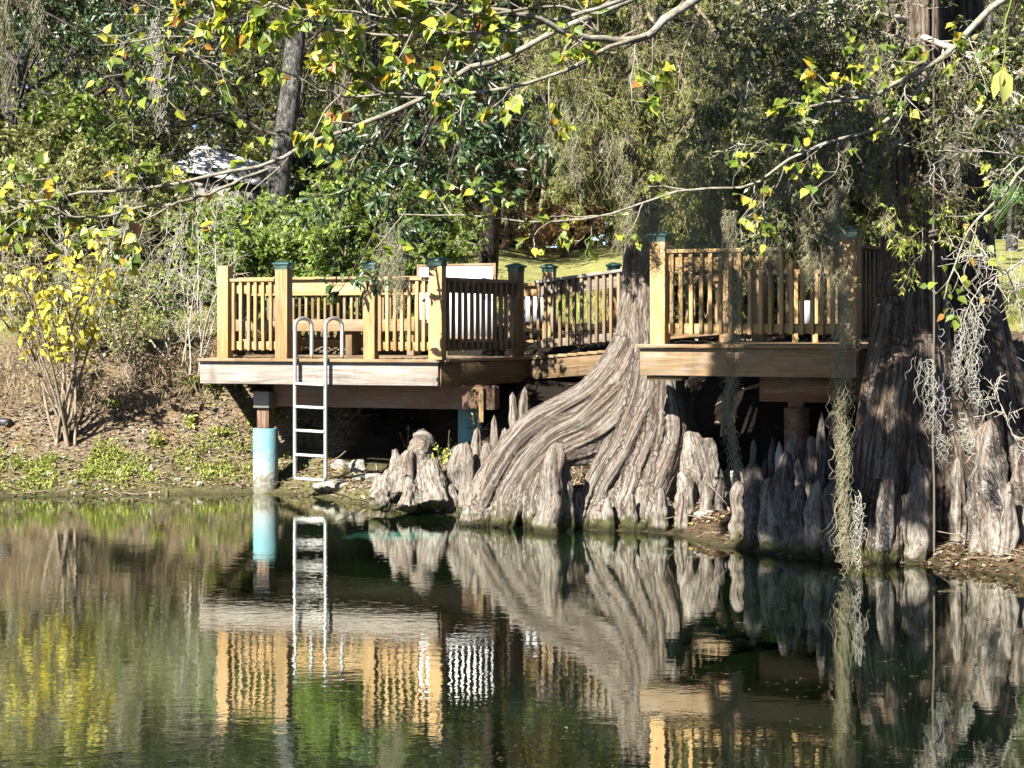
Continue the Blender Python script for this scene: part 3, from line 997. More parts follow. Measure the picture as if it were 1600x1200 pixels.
# bench frame and pale panel on the raised deck
g = P(1258, 500, 17.2)
sg = thing('notice_sign', 'small pale blue panel in a light wooden frame seen through the raised platform rail', 'sign', v3(g, ZE))
mb = MB()
bar(mb, v3(g + np.array([-.055, 0, 0]), 2.02), v3(g + np.array([.055, 0, 0]), 2.02), .02, .28)
mb.build('panel', M['pale'], sg)
mb = MB()
for dx in (-.1, .1):
    bar(mb, v3(g + np.array([dx, 0, 0]), ZE), v3(g + np.array([dx, 0, 0]), 2.44), .06, .05, (1, 0, 0))
bar(mb, v3(g + np.array([-.13, -.002, 0]), 2.46), v3(g + np.array([.13, -.002, 0]), 2.46), .06, .05)
mb.build('frame', M['pine'], sg, bevel=.003)


# ------------------------------------------------------------------ cypress bodies
def ribs(limbs, n, first=1, rr=.30, seed=1):
    g_ = np.random.default_rng(seed)
    out = []
    for c in limbs[first:]:
        c = smooth_path(np.asarray(c), 9)
        pts, r = c[:, :3], c[:, 3]
        tan = unit(np.gradient(pts, axis=0))
        sA = unit(np.cross(tan, np.array([.1, -1, .2])))
        sB = np.cross(tan, sA)
        fwd = sB if sB[4, 1] < 0 else -sB
        for k in range(n):
            a = (k + .5 + g_.normal() * .2) / n * 3.6 - 1.8 + np.cumsum(g_.normal(size=9) * .13)
            f = .82 + .12 * g_.random()
            p = pts + (sA * np.sin(a)[:, None] + fwd * np.cos(a)[:, None]) * (r * f)[:, None]
            out.append(np.concatenate([p, (r * rr * (.7 + .6 * g_.random()))[:, None]], 1))
    return out


def fused_body(name, limbs, mat, parent, voxel=.022, ridge=.014, k=14, rf=20.0, seed=0):
    """limbs: list of control arrays (x,y,z,r). Fused by voxel remesh; bark flow stored in gv."""
    tmp = MB()
    samp = []
    for c in limbs:
        L = np.linalg.norm(np.diff(np.asarray(c)[:, :3], axis=0), axis=1).sum()
        s = smooth_path(c, max(12, int(L / .06)))
        s[:, 3] = np.maximum(s[:, 3], .012)
        tubes(tmp, s[:, :3], s[:, 3], k, cap=True)
        samp.append(s)
    me = tmp.mesh('tmp', mat)
    o = bpy.data.objects.new('tmp', me)
    COL.objects.link(o)
    md = o.modifiers.new('r', 'REMESH')
    md.mode = 'VOXEL'
    md.voxel_size = voxel
    sm = o.modifiers.new('s', 'SMOOTH')
    sm.factor = .5
    sm.iterations = 4
    bpy.context.view_layer.update()
    ev = o.evaluated_get(bpy.context.evaluated_depsgraph_get())
    m2 = ev.to_mesh()
    nv = len(m2.vertices)
    V = np.zeros(nv * 3)
    m2.vertices.foreach_get('co', V)
    V = V.reshape(-1, 3)
    Nn = np.zeros(nv * 3)
    m2.vertices.foreach_get('normal', Nn)
    Nn = Nn.reshape(-1, 3)
    lv = np.zeros(len(m2.loops), int)
    m2.loops.foreach_get('vertex_index', lv)
    ls_ = np.zeros(len(m2.polygons), int)
    lt_ = np.zeros(len(m2.polygons), int)
    m2.polygons.foreach_get('loop_start', ls_)
    m2.polygons.foreach_get('loop_total', lt_)
    Qs = np.stack([lv[ls_[lt_ == 4] + i] for i in range(4)], -1)
    Ts = np.stack([lv[ls_[lt_ == 3] + i] for i in range(3)], -1) if (lt_ == 3).any() else None
    ev.to_mesh_clear()
    bpy.data.objects.remove(o)
    # flow coordinates: signed distance to every limb, nearest wins
    best = np.full(nv, 1e9)
    gv = np.zeros((nv, 3))
    for li, s in enumerate(samp):
        pts, r = s[:, :3], s[:, 3]
        arc = np.concatenate([[0], np.cumsum(np.linalg.norm(np.diff(pts, axis=0), axis=1))])
        tan = unit(np.gradient(pts, axis=0))
        for c0 in range(0, nv, 20000):
            sl = slice(c0, c0 + 20000)
            dv = V[sl][:, None, :] - pts[None]
            dd = np.linalg.norm(dv, axis=-1) - r[None]
            j = dd.argmin(1)
            dm = dd[np.arange(len(j)), j]
            w = dm < best[sl]
            if not w.any():
                continue
            off = V[sl] - pts[j]
            along = (off * tan[j]).sum(-1)
            rad = off - tan[j] * along[:, None]
            loc = np.concatenate([rad[:, :2] + rad[:, 2:3] * .37, (arc[j] + along)[:, None]], 1)
            ref = np.array([0.2, .1, .97])
            sA = unit(np.cross(tan[j], np.tile(ref, (len(j), 1))))
            sB = np.cross(tan[j], sA)
            loc = np.stack([(rad * sA).sum(-1) + li * 3.1, (rad * sB).sum(-1), arc[j] + along], -1)
            b_ = best[sl]
            b_[w] = dm[w]
            best[sl] = b_
            gg = gv[sl]
            gg[w] = loc[w]
            gv[sl] = gg
    h = 1 - np.abs(fbm(gv * np.array([rf, rf, .7]) + seed, 2)) * 1.6
    h2 = fbm(gv * np.array([rf * .35, rf * .35, .9]) + seed + 9, 3)
    h3 = fbm(gv * np.array([rf * .16, rf * .16, .5]) + seed + 31, 2)
    brk = .55 + .6 * np.clip(fbm(gv * np.array([7, 7, 3.5]) + seed + 3, 2), -1, 1)
    V = V + Nn * (h * ridge * brk + h2 * ridge * 1.3 + h3 * ridge * 1.8 - ridge * .6)[:, None]
    low = np.clip((.75 - V[:, 2]) / .6, 0, 1)
    V = V + Nn * ((fbm(V * np.array([9, 9, 5]) + seed, 4) * .030 + fbm(V * np.array([24, 24, 14]) + seed, 2) * .010) * low)[:, None]
    mb = MB()
    mb.add(V, Qs, Ts, .5, gv)
    return mb.build(name, mat, parent, True)


def PR(px, py, d, rpx):
    if d < 16.6 and px < 1065:
        d = d + .10 * min(1, max(0, (py - 640) / 120)) if py < 900 else d
    p = P(px, py, d)
    return np.array([*p, rpx / F * d])


# left cypress
cy1 = thing('cypress_tree', 'cypress with huge swept roots spilling left to the water, standing between the two platforms', 'tree', on_ground(1000, 800))
L1 = [
    [PR(1012, -700, 16.9, 19), PR(1010, -200, 16.9, 23), PR(1006, 100, 16.9, 25), PR(1004, 330, 16.9, 27), PR(1001, 450, 16.85, 30), PR(998, 540, 16.8, 40),
     PR(1003, 610, 16.78, 50), PR(1010, 690, 16.85, 48), PR(1015, 790, 16.9, 50)],
    # great left root
    [PR(992, 520, 16.8, 26), PR(968, 585, 16.72, 38), PR(925, 632, 16.65, 38), PR(870, 655, 16.6, 34), PR(824, 684, 16.55, 31), PR(786, 726, 16.45, 27), PR(758, 775, 16.35, 24), PR(738, 830, 16.2, 20)],
    [PR(996, 560, 16.7, 26), PR(965, 625, 16.6, 36), PR(915, 668, 16.5, 31), PR(866, 694, 16.42, 27), PR(828, 735, 16.3, 25), PR(800, 780, 16.2, 22), PR(785, 830, 16.1, 18)],
    [PR(1000, 575, 16.65, 26), PR(975, 650, 16.45, 31), PR(925, 694, 16.35, 24), PR(882, 712, 16.3, 19), PR(852, 742, 16.2, 17), PR(836, 790, 16.1, 17), PR(830, 835, 16.0, 14)],
    [PR(1008, 570, 16.6, 28), PR(995, 650, 16.4, 34), PR(968, 710, 16.25, 30), PR(940, 755, 16.15, 28), PR(920, 800, 16.05, 25), PR(905, 840, 15.95, 18)],
    [PR(1015, 590, 16.55, 28), PR(1008, 680, 16.3, 30), PR(985, 745, 16.15, 24), PR(968, 795, 16.0, 20), PR(960, 842, 15.9, 15)],
    [PR(1030, 600, 16.6, 32), PR(1040, 668, 16.4, 34), PR(1030, 735, 16.2, 30), PR(1012, 790, 16.0, 28), PR(1000, 845, 15.85, 22)],
    [PR(1042, 580, 16.8, 26), PR(1052, 660, 16.75, 28), PR(1056, 740, 16.7, 30), PR(1056, 800, 16.65, 32)],
    [PR(1035, 560, 16.95, 24), PR(1055, 650, 17.0, 28), PR(1072, 740, 17.0, 28), PR(1080, 800, 17.0, 26)],
    [PR(875, 700, 16.25, 10), PR(862, 745, 16.1, 17), PR(852, 790, 16.0, 20), PR(848, 835, 15.9, 20)],
    [PR(1010, 760, 16.05, 18), PR(1030, 800, 15.9, 20), PR(1048, 840, 15.75, 14)],
    [PR(770, 745, 16.5, 16), PR(752, 790, 16.3, 18), PR(745, 830, 16.1, 12)],
    [PR(950, 770, 16.05, 16), PR(938, 805, 15.95, 20), PR(935, 840, 15.85, 18)],
    [PR(880, 760, 16.15, 14), PR(878, 800, 16.0, 20), PR(880, 840, 15.85, 18)],
]
g1 = np.random.default_rng(5)
nubs = []
for i in range(70):
    px = 700 + 410 * g1.random()
    py = np.interp(px, [700, 760, 850, 960, 1110], [800, 812, 818, 826, 838]) - 34 * g1.random()
    gq = on_ground(px, py)
    hgt, r0 = .06 + .22 * g1.random() ** 2, .03 + .05 * g1.random()
    nubs.append([[gq[0], gq[1], gq[2] - .06, r0 * 1.3], [gq[0] + g1.normal() * .02, gq[1] + .02, gq[2] + hgt * .4, r0], [gq[0] + g1.normal() * .04, gq[1] + .05, gq[2] + hgt, r0 * .45]])
fused_body('trunk', L1 + ribs(L1, 5) + nubs, M['cypress'], cy1, .0145, .011, 12, 24, 0)
# lump beside it
kn_stump = thing('tree_stump', 'squat rounded stump tight against the right side of the swept cypress roots', 'stump', on_ground(1082, 735))
fused_body('stump_body', [[PR(1058, 688, 16.3, 14), PR(1060, 712, 16.3, 24), PR(1058, 750, 16.3, 26), PR(1054, 830, 16.3, 28)],
                          [PR(1078, 676, 16.35, 16), PR(1080, 705, 16.3, 27), PR(1082, 750, 16.25, 29), PR(1084, 830, 16.2, 30)],
                          [PR(1098, 684, 16.35, 15), PR(1101, 710, 16.35, 22), PR(1106, 750, 16.3, 23), PR(1110, 830, 16.3, 24)],
                          [PR(1068, 740, 16.1, 10), PR(1070, 765, 16.05, 16), PR(1066, 830, 16.0, 20)], [PR(1112, 722, 16.3, 8), PR(1116, 745, 16.25, 11), PR(1118, 830, 16.2, 14)]], M['knee'], kn_stump, .016, .016, 12, 18, 3)
# big right cypress
cy2 = thing('cypress_tree', 'broad grey cypress with buttressed base at the right water edge, rope hanging before it', 'tree', on_ground(1410, 850))
L2 = [
    [PR(1424, -900, 14.7, 38), PR(1424, -200, 14.7, 42), PR(1424, 100, 14.7, 44), PR(1426, 300, 14.7, 46), PR(1426, 430, 14.7, 50), PR(1422, 540, 14.65, 60), PR(1418, 640, 14.6, 72), PR(1412, 740, 14.55, 76), PR(1405, 860, 14.5, 72)],
    [PR(1392, 480, 14.5, 22), PR(1375, 600, 14.35, 26), PR(1358, 710, 14.2, 28), PR(1350, 790, 14.05, 28), PR(1342, 880, 13.9, 26)],
    [PR(1405, 560, 14.3, 22), PR(1398, 680, 14.1, 26), PR(1392, 770, 13.95, 26), PR(1388, 880, 13.8, 28)],
    [PR(1438, 540, 14.4, 26), PR(1440, 660, 14.25, 30), PR(1436, 760, 14.2, 30), PR(1440, 850, 14.15, 26)],
    [PR(1462, 540, 14.6, 26), PR(1488, 640, 14.5, 34), PR(1510, 705, 14.4, 34), PR(1536, 760, 14.3, 28), PR(1556, 800, 14.2, 16)],
    [PR(1455, 600, 14.45, 22), PR(1475, 700, 14.3, 24), PR(1486, 780, 14.2, 22), PR(1490, 840, 14.1, 20)],
    [PR(1400, 700, 14.1, 12), PR(1375, 775, 13.9, 14), PR(1370, 830, 13.8, 14), PR(1368, 885, 13.7, 14)],
    # high limb above the frame carrying rope and moss
    [PR(1424, -320, 14.7, 26), PR(1445, -390, 13.9, 16), PR(1470, -420, 13.2, 12), PR(1440, -470, 11.5, 8)],
]
fused_body('trunk', L2 + ribs(L2[:1], 7, 0, .2, 4) + ribs(L2[:-1], 4, 1, .3, 6), M['cypress_grey'], cy2, .019, .012, 12, 18, 5)
cy3 = thing('cypress_tree', 'dark shaded cypress trunk close behind the broad grey cypress at the right', 'tree', on_ground(1540, 760))
L3 = [
    [PR(1488, -900, 15.8, 36), PR(1492, -200, 15.8, 40), PR(1498, 100, 15.8, 42), PR(1504, 300, 15.8, 44), PR(1512, 460, 15.75, 50), PR(1522, 580, 15.7, 58), PR(1532, 680, 15.65, 66), PR(1538, 800, 15.6, 70)],
    [PR(1540, 440, 15.8, 18), PR(1562, 540, 15.75, 22), PR(1585, 600, 15.7, 22), PR(1610, 650, 15.65, 16)],
    [PR(1525, 540, 15.45, 22), PR(1535, 640, 15.3, 26), PR(1540, 740, 15.2, 26)],
]
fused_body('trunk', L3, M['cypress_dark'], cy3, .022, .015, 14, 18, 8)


# ------------------------------------------------------------------ knees, stones
def knee(px, ytop, ybase, w, lean, mat, label, d=None, name='cypress_knee', cat='cypress knee', blunt=.45):
    if d is None:
        g = on_ground(px, ybase)
    else:
        g = stand(px, d, 0)
    s = F / g[1]
    z1 = HC - (ytop - 510) / F * g[1]
    z0 = g[2] - .12
    H = z1 - z0
    R = w / s / 2
    n, k = 26, 22
    u = np.linspace(0, 1, n)
    blunt = blunt * (.9 + 1.3 * rng.random())
    mixp = .72 + .28 * rng.random()
    prof = (1 - u) ** .75 * (1 - mixp) + mixp * np.sqrt(np.clip(1 - u ** (3.2 / max(blunt, .1)), 0, 1))
    prof = np.where(u < .25, prof * (1 + .35 * (1 - u / .25) ** 2), prof)
    prof[-1] = .02
    ang = np.linspace(0, 2 * math.pi, k, endpoint=False)
    uu, aa = np.meshgrid(u, ang, indexing='ij')
    sd = rng.random() * 100
    fl = 1 + .17 * np.sin(aa * 3 + sd + uu * 1.2) * (1 - uu) + .10 * np.sin(aa * 5 + sd * 2 - uu)
    r = prof[:, None] * R * fl
    x = np.cos(aa) * r + g[0] + lean / s * uu ** 1.5
    y = np.sin(aa) * r * .9 + g[1] + .0
    z = z0 + H * uu
    V = np.stack([x, y, z], -1)
    nz = fbm(V * 9 + sd, 4)
    nv_ = np.stack([np.cos(aa), np.sin(aa), aa * 0], -1)
    V = V + nv_ * (nz * R * .20 + fbm(np.stack([np.cos(aa) * 2.2, np.sin(aa) * 2.2, uu * H * 5], -1) + sd, 3) * R * .26 * (1 - uu * .3))[..., None]
    V = V + np.stack([fbm(np.stack([uu * 2.5 + sd, uu * 0, uu * 0], -1), 2) * R * .3, uu * 0, uu * 0], -1)
    V[-1] = V[-1].mean(0)
    idx = np.arange(n * k).reshape(n, k)
    Qs = np.stack([idx[:-1], np.roll(idx[:-1], -1, 1), np.roll(idx[1:], -1, 1), idx[1:]], -1).reshape(-1, 4)
    gv = np.stack([np.cos(aa) * R + sd, np.sin(aa) * R, uu * H], -1)
    mb = MB()
    mb.add(V.reshape(-1, 3), Qs, None, .5, gv.reshape(-1, 3))
    o = mb.build(name, M[mat], None, True)
    return tag(o, label, cat, 'cypress knees along the bank' if cat == 'cypress knee' else None)


KN = [
    (803, 612, 700, 20, -2, 'knee', 'left one of two slender knees standing just right of the left platform corner', 17.6),
    (818, 604, 705, 20, 0, 'knee', 'right, taller one of two slender knees below the left platform corner', 17.5),
    (716, 692, 780, 46, 2, 'knee', 'cone shaped pale knee left of the swept roots, beside a bright green sprout', None),
    (700, 735, 790, 34, -4, 'knee', 'short lumpy knee at the foot of the cone shaped pale knee', None),
    (745, 668, 762, 22, 0, 'knee', 'narrow knee in front of the blue pile by the swept roots', 17.3),
    (772, 648, 740, 18, 2, 'knee', 'thin pointed knee right of the blue pile by the swept roots', 17.3),
    (786, 668, 745, 22, 3, 'knee', 'knee touching the upper edge of the great swept root', 17.2),
    (762, 690, 775, 30, 0, 'knee', 'stout knee wedged against the lower left swept root', 16.9),
    (730, 690, 778, 24, -2, 'knee', 'upright knee between the cone shaped knee and the blue pile', 17.1),
    (861, 690, 800, 42, 6, 'knee', 'tall tapered knee standing in the middle of the swept roots', 15.75),
    (884, 716, 790, 20, 0, 'knee', 'little round topped knee in the dark hollow of the swept roots', 15.85),
    (1104, 734, 800, 22, 3, 'knee', 'small pale knee alone right of the swept roots, by the mossy stones', None),
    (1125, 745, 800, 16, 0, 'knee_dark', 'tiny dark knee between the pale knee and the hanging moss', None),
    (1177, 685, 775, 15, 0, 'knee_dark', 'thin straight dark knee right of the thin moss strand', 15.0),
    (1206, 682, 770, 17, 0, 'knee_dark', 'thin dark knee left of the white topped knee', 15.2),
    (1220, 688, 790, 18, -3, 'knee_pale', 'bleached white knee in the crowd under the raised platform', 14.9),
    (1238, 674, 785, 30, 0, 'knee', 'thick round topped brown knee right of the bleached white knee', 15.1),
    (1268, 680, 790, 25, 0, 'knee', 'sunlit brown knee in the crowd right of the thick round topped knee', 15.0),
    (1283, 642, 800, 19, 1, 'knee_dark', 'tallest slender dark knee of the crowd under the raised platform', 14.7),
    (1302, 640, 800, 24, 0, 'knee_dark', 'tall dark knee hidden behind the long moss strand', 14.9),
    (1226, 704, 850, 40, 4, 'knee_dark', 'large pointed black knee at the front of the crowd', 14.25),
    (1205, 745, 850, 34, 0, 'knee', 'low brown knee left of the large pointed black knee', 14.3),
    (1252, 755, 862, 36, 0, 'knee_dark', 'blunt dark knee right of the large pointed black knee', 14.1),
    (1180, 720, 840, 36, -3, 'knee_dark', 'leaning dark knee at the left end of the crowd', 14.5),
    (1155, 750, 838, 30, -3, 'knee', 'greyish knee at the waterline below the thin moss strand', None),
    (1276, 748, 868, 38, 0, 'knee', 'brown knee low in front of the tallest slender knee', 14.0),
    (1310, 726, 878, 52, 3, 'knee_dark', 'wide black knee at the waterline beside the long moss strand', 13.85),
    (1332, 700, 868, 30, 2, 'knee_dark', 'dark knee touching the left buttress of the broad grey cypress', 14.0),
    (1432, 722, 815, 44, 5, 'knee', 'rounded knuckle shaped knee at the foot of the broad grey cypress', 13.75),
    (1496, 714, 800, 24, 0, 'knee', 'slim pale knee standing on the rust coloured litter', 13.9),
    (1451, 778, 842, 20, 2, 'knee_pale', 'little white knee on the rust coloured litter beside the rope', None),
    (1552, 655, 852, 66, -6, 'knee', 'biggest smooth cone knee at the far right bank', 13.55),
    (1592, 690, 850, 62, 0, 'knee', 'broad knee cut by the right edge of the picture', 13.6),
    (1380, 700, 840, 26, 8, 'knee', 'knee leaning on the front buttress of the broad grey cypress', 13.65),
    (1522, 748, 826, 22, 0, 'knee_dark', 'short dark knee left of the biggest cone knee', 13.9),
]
for px, yt, yb, w, ln_, mt, lab, d in KN:
    knee(px, yt, yb, w, ln_, mt, lab, d)
KN2 = [
    (592, 748, 784, 20, 0, 'knee', 'small worn knee at the left foot of the weathered split stump'),
    (614, 752, 790, 18, 2, 'knee', 'low knobbly knee in front of the weathered split stump'),
    (668, 752, 796, 22, -2, 'knee', 'low blunt knee right of the weathered split stump foot'),
    (686, 742, 796, 20, 1, 'knee_pale', 'pale low knee beside the short lumpy knee'),
    (728, 752, 806, 24, 2, 'knee', 'low brown knee at the far left tip of the swept roots'),
    (748, 764, 812, 20, -1, 'knee', 'small rough knee below the great swept root tip'),
    (798, 762, 816, 22, 2, 'knee', 'small rough knee between two swept root tips left of the tall tapered knee'),
    (826, 772, 820, 18, 0, 'knee_pale', 'little pale knee at the waterline left of the tall tapered knee'),
    (905, 766, 824, 22, -2, 'knee', 'rough knee at the waterline below the dark root hollow'),
    (948, 776, 828, 24, 2, 'knee', 'low knee at the waterline under the middle root'),
    (985, 770, 830, 20, 0, 'knee', 'small grey knee at the waterline right of the middle root'),
    (1030, 762, 832, 30, 3, 'knee', 'stout knee leaning on the right hand root of the swept cypress'),
    (1064, 768, 832, 22, 0, 'knee', 'small knee in front of the squat rounded stump'),
    (1150, 712, 800, 14, 0, 'knee_dark', 'slim dark knee directly behind the thin moss strand'),
    (1193, 716, 812, 18, 2, 'knee_dark', 'dark knee half hidden between the thin straight knee and the white knee'),
    (1247, 716, 820, 22, -2, 'knee', 'brown knee standing inside the crowd behind the black pointed knee'),
    (1340, 760, 872, 26, 3, 'knee_dark', 'dark low knee right beside the foot of the long moss strand'),
    (1412, 770, 872, 24, 0, 'knee', 'low knee in front of the broad grey cypress foot'),
    (1470, 742, 812, 18, 2, 'knee', 'short knee between the rounded knuckle knee and the slim pale knee'),
    (1575, 752, 862, 28, 0, 'knee', 'low knee tucked between the biggest cone knee and the edge knee'),
]
for px, yt, yb, w, ln_, mt, lab in KN2:
    knee(px, yt, yb, w, ln_, mt, lab, None, blunt=.9)
# old stump left of the roots
st = thing('tree_stump', 'weathered pale stump with split top standing under the left platform by the knees', 'stump', on_ground(640, 765))
fused_body('stump_body', [
    [PR(659, 686, 17.7, 17), PR(654, 712, 17.65, 22), PR(646, 742, 17.6, 30), PR(640, 785, 17.5, 40)],
    [PR(646, 682, 17.7, 10), PR(664, 680, 17.65, 13), PR(677, 696, 17.7, 10)], [PR(640, 706, 17.5, 8), PR(632, 735, 17.4, 13), PR(624, 775, 17.3, 18)], [PR(664, 735, 17.35, 9), PR(662, 755, 17.3, 14), PR(660, 785, 17.2, 17)], [PR(610, 740, 17.4, 9), PR(600, 762, 17.3, 14), PR(585, 785, 17.2, 14)],
    [PR(616, 700, 17.5, 7), PR(618, 725, 17.45, 12), PR(612, 770, 17.35, 22)],
    [PR(672, 715, 17.4, 14), PR(676, 750, 17.3, 22), PR(680, 790, 17.2, 28)],
    [PR(640, 748, 17.25, 10), PR(640, 768, 17.15, 14), PR(636, 795, 17.1, 18)],
    [PR(600, 745, 17.4, 14), PR(598, 770, 17.3, 20), PR(594, 795, 17.3, 18)]], M['knee'], st, .014, .016, 12, 20, 21)


def stone(px, py, w, h, label, mat='stone', group=None, name='stone'):
    g = on_ground(px, py)
    s = F / g[1]
    n, k = 14, 18
    th, ph = np.meshgrid(np.linspace(0, math.pi, n), np.linspace(0, 2 * math.pi, k, endpoint=False), indexing='ij')
    dirv = np.stack([np.sin(th) * np.cos(ph), np.sin(th) * np.sin(ph), np.cos(th)], -1)
    sd = rng.random() * 60
    q = np.sign(dirv) * np.abs(dirv) ** .8
    V = q * np.array([w / s / 2, w / s / 2 * .8, h / s * .7]) * (1 + .28 * fbm(dirv * 1.6 + sd, 4))[..., None]
    V = V + g + np.array([0, .03, h / s * .15])
    idx = np.arange(n * k).reshape(n, k)
    Qs = np.stack([idx[1:], np.roll(idx[1:], -1, 1), np.roll(idx[:-1], -1, 1), idx[:-1]], -1).reshape(-1, 4)
    mb = MB()
    mb.add(V.reshape(-1, 3), Qs, None, .5, (V - g + sd).reshape(-1, 3))
    return tag(mb.build(name, M[mat], None, True), label, 'stone', group)


stone(558, 736, 32, 18, 'smooth rounded pale stone on the mud right of the ladder foot')
stone(532, 731, 28, 14, 'flat stone just behind the right foot of the ladder')
stone(575, 750, 46, 12, 'low flat mossy rock at the waterline below the ladder')
stone(520, 762, 60, 13, 'dark flat wet rock under the ladder at the water edge')
stone(603, 776, 36, 12, 'mossy lump of rock left of the weathered stump foot')
stone(187, 743, 18, 12, 'small dark rock on the mossy mud at the left bank')
stone(212, 741, 14, 10, 'small round rock right of the small dark rock at the left')
stone(235, 738, 10, 13, 'upright grey stone shard on the left mud')
stone(1128, 790, 40, 26, 'mossy angular boulder between the pale knee and the dark knees')
stone(1145, 760, 44, 30, 'grey squared rock below the thin moss strand')
stone(1100, 806, 34, 10, 'pale flat slab on the mossy shore right of the swept roots')
stone(1468, 800, 16, 14, 'small white stone on the rust coloured litter by the rope')
for i, (px, py) in enumerate([(30, 752), (75, 745), (110, 758), (150, 762), (275, 752), (310, 762), (345, 748), (290, 735), (370, 764), (55, 735), (440, 752), (455, 764)]):
    stone(px + rng.random() * 6, py, 9 + rng.random() * 9, 5 + rng.random() * 5, 'small pale stone half sunk in the mossy mud of the left shore', group='small stones in the left mud')


# ------------------------------------------------------------------ plant growth
def grow_paths(start, dirs, lens, nseg, jit, grav, curl=0.0):
    """vectorised wandering shoots: start (m,3), dirs (m,3), lens (m) -> (m,nseg+1,3)"""
    m = len(start)
    p = np.zeros((m, nseg + 1, 3))
    p[:, 0] = start
    d = unit(dirs)
    bias = rvec(m) * curl
    for i in range(nseg):
        d = unit(d + rng.normal(size=(m, 3)) * jit + np.array([0, 0, grav]) + bias)
        p[:, i + 1] = p[:, i] + d * (np.asarray(lens)[:, None] / nseg)
    return p


def sprout(paths, n_each, f0, f1, ang, ratio, lens):
    """children along parents: returns start, dir, len, parent index, position"""
    m, n, _ = paths.shape
    k = int(n_each)
    f = f0 + (f1 - f0) * (np.arange(k)[None] + rng.random((m, k))) / k
    t = f * (n - 1)
    i = np.minimum(t.astype(int), n - 2)
    w = (t - i)[..., None]
    ar = np.arange(m)[:, None]
    st = paths[ar, i] * (1 - w) + paths[ar, i + 1] * w
    tan = unit(paths[ar, i + 1] - paths[ar, i])
    rnd = rvec(m * k).reshape(m, k, 3)
    perp = unit(rnd - tan * (rnd * tan).sum(-1, keepdims=True))
    a = math.radians(ang) * (0.7 + .6 * rng.random((m, k, 1)))
    d = tan * np.cos(a) + perp * np.sin(a)
    L = np.asarray(lens)[:, None] * ratio * (.6 + .6 * rng.random((m, k))) * (1.15 - .55 * f)
    return st.reshape(-1, 3), d.reshape(-1, 3), L.reshape(-1), f.reshape(-1)


def leaf_on(mb, paths, per, L, W, shape, f0=.15, spread=.9, droop=.3, upn=.6, tint=None, tclump=None):
    st, d, _, f = sprout(paths, per, f0, 1.0, 55, 1, np.ones(len(paths)))
    n = len(st)
    D = unit(d + rvec(n) * spread * .6 + np.array([0, 0, -droop]))
    Un = rvec(n) * .8 + np.array([0, 0, upn]) + np.array([-.34, -.5, .45]) * .9
    sz = .65 + .6 * rng.random(n)
    tt = rng.random(n) if tint is None else tint(n)
    if tclump is not None:
        tt = np.clip(tt * .6 + np.repeat(tclump, per)[:n] * .45, 0, 1)
    leaves(mb, st, D, Un, L * sz, W * sz, shape, tt)


def woody(name, label, cat, trunk_pts, spec, bark, leaf, group=None, loc=(0, 0, 0)):
    """spec: list of levels [(n_each,f0,f1,angle,ratio,nseg,jit,grav,r_ratio)], then leaf dict"""
    t = thing(name, label, cat, loc, group)
    loc = np.asarray(loc, float)
    wood = MB()
    fol = MB()
    par = []
    for c in trunk_pts:
        s = smooth_path(np.asarray(c, float), 18)
        par.append(s)
    base = np.stack(par)
    paths = base[:, :, :3]
    rad = base[:, :, 3]
    tubes(wood, paths, rad, 9)
    lens = np.linalg.norm(np.diff(paths, axis=1), axis=-1).sum(1)
    r_end = rad.mean(1)
    lv = spec['levels']
    keep = []
    for li, (k, f0, f1, ang, ratio, nseg, jit, grav, rr) in enumerate(lv):
        st, d, L, f = sprout(paths, k, f0, f1, ang, ratio, lens)
        rpar = np.repeat(r_end, int(k))
        paths = grow_paths(st, d, L, nseg, jit, grav)
        r0 = rpar * rr * (1.1 - .5 * f)
        rad = r0[:, None] * np.linspace(1, .3, nseg + 1)[None]
        rad = np.maximum(rad, spec.get('rmin', .004))
        tubes(wood, paths, rad, 6 if li == 0 else (4 if li == 1 else 3))
        lens = L
        r_end = r0
        if li >= len(lv) - spec.get('leaf_levels', 1):
            keep.append(paths)
    for pth in keep:
        if spec.get('per', 0):
            cl = np.clip(.5 + .5 * fbm(pth[:, -1] * spec.get('cl', .6) + 5.0, 2), 0, 1)
            leaf_on(fol, pth, spec['per'], spec['L'], spec['W'], spec['shape'], spec.get('f0', .1), spec.get('spread', .9), spec.get('droop', .3), spec.get('upn', .6), None, cl)
    wood_o = wood.build('trunk' if spec.get('tree', True) else 'stems', M[bark], None, True)
    wood_o.parent = t
    if fol.n:
        fo = fol.build('crown' if spec.get('tree', True) else 'leaves', M[leaf], None, True)
        fo.parent = t
    return t


# --- background tree kinds (each first one is placed, the rest copied)
oakspec = dict(levels=[(10, .30, 1.0, 60, .62, 8, .16, .03, .5), (7, .2, 1.0, 55, .5, 6, .2, .0, .5), (7, .15, 1.0, 50, .45, 5, .25, -.03, .5), (4, .1, 1.0, 45, .6, 4, .3, -.05, .6)],
               per=9, L=.11, W=.05, shape='diamond', rmin=.006)
oakB = dict(oakspec, levels=[(12, .22, 1.0, 70, .55, 8, .2, .02, .45), (7, .2, 1.0, 55, .5, 6, .2, .0, .5), (7, .15, 1.0, 50, .45, 5, .25, -.05, .5), (4, .1, 1.0, 45, .6, 4, .3, -.08, .6)])
underspec = dict(levels=[(12, .12, 1.0, 55, .62, 7, .16, .05, .5), (8, .15, 1.0, 50, .5, 5, .22, .02, .5), (6, .1, 1.0, 50, .55, 4, .25, .0, .6)],
                 per=12, L=.10, W=.042, shape='diamond', rmin=.004)
bushspec = dict(levels=[(9, .1, 1.0, 45, .6, 6, .16, .08, .6), (7, .1, 1.0, 50, .55, 5, .22, .03, .6), (4, .1, 1.0, 50, .6, 4, .25, .0, .7)],
                per=11, L=.075, W=.034, shape='diamond', rmin=.0025, tree=False)
wallspec = dict(bushspec, per=13, L=.085, W=.04)

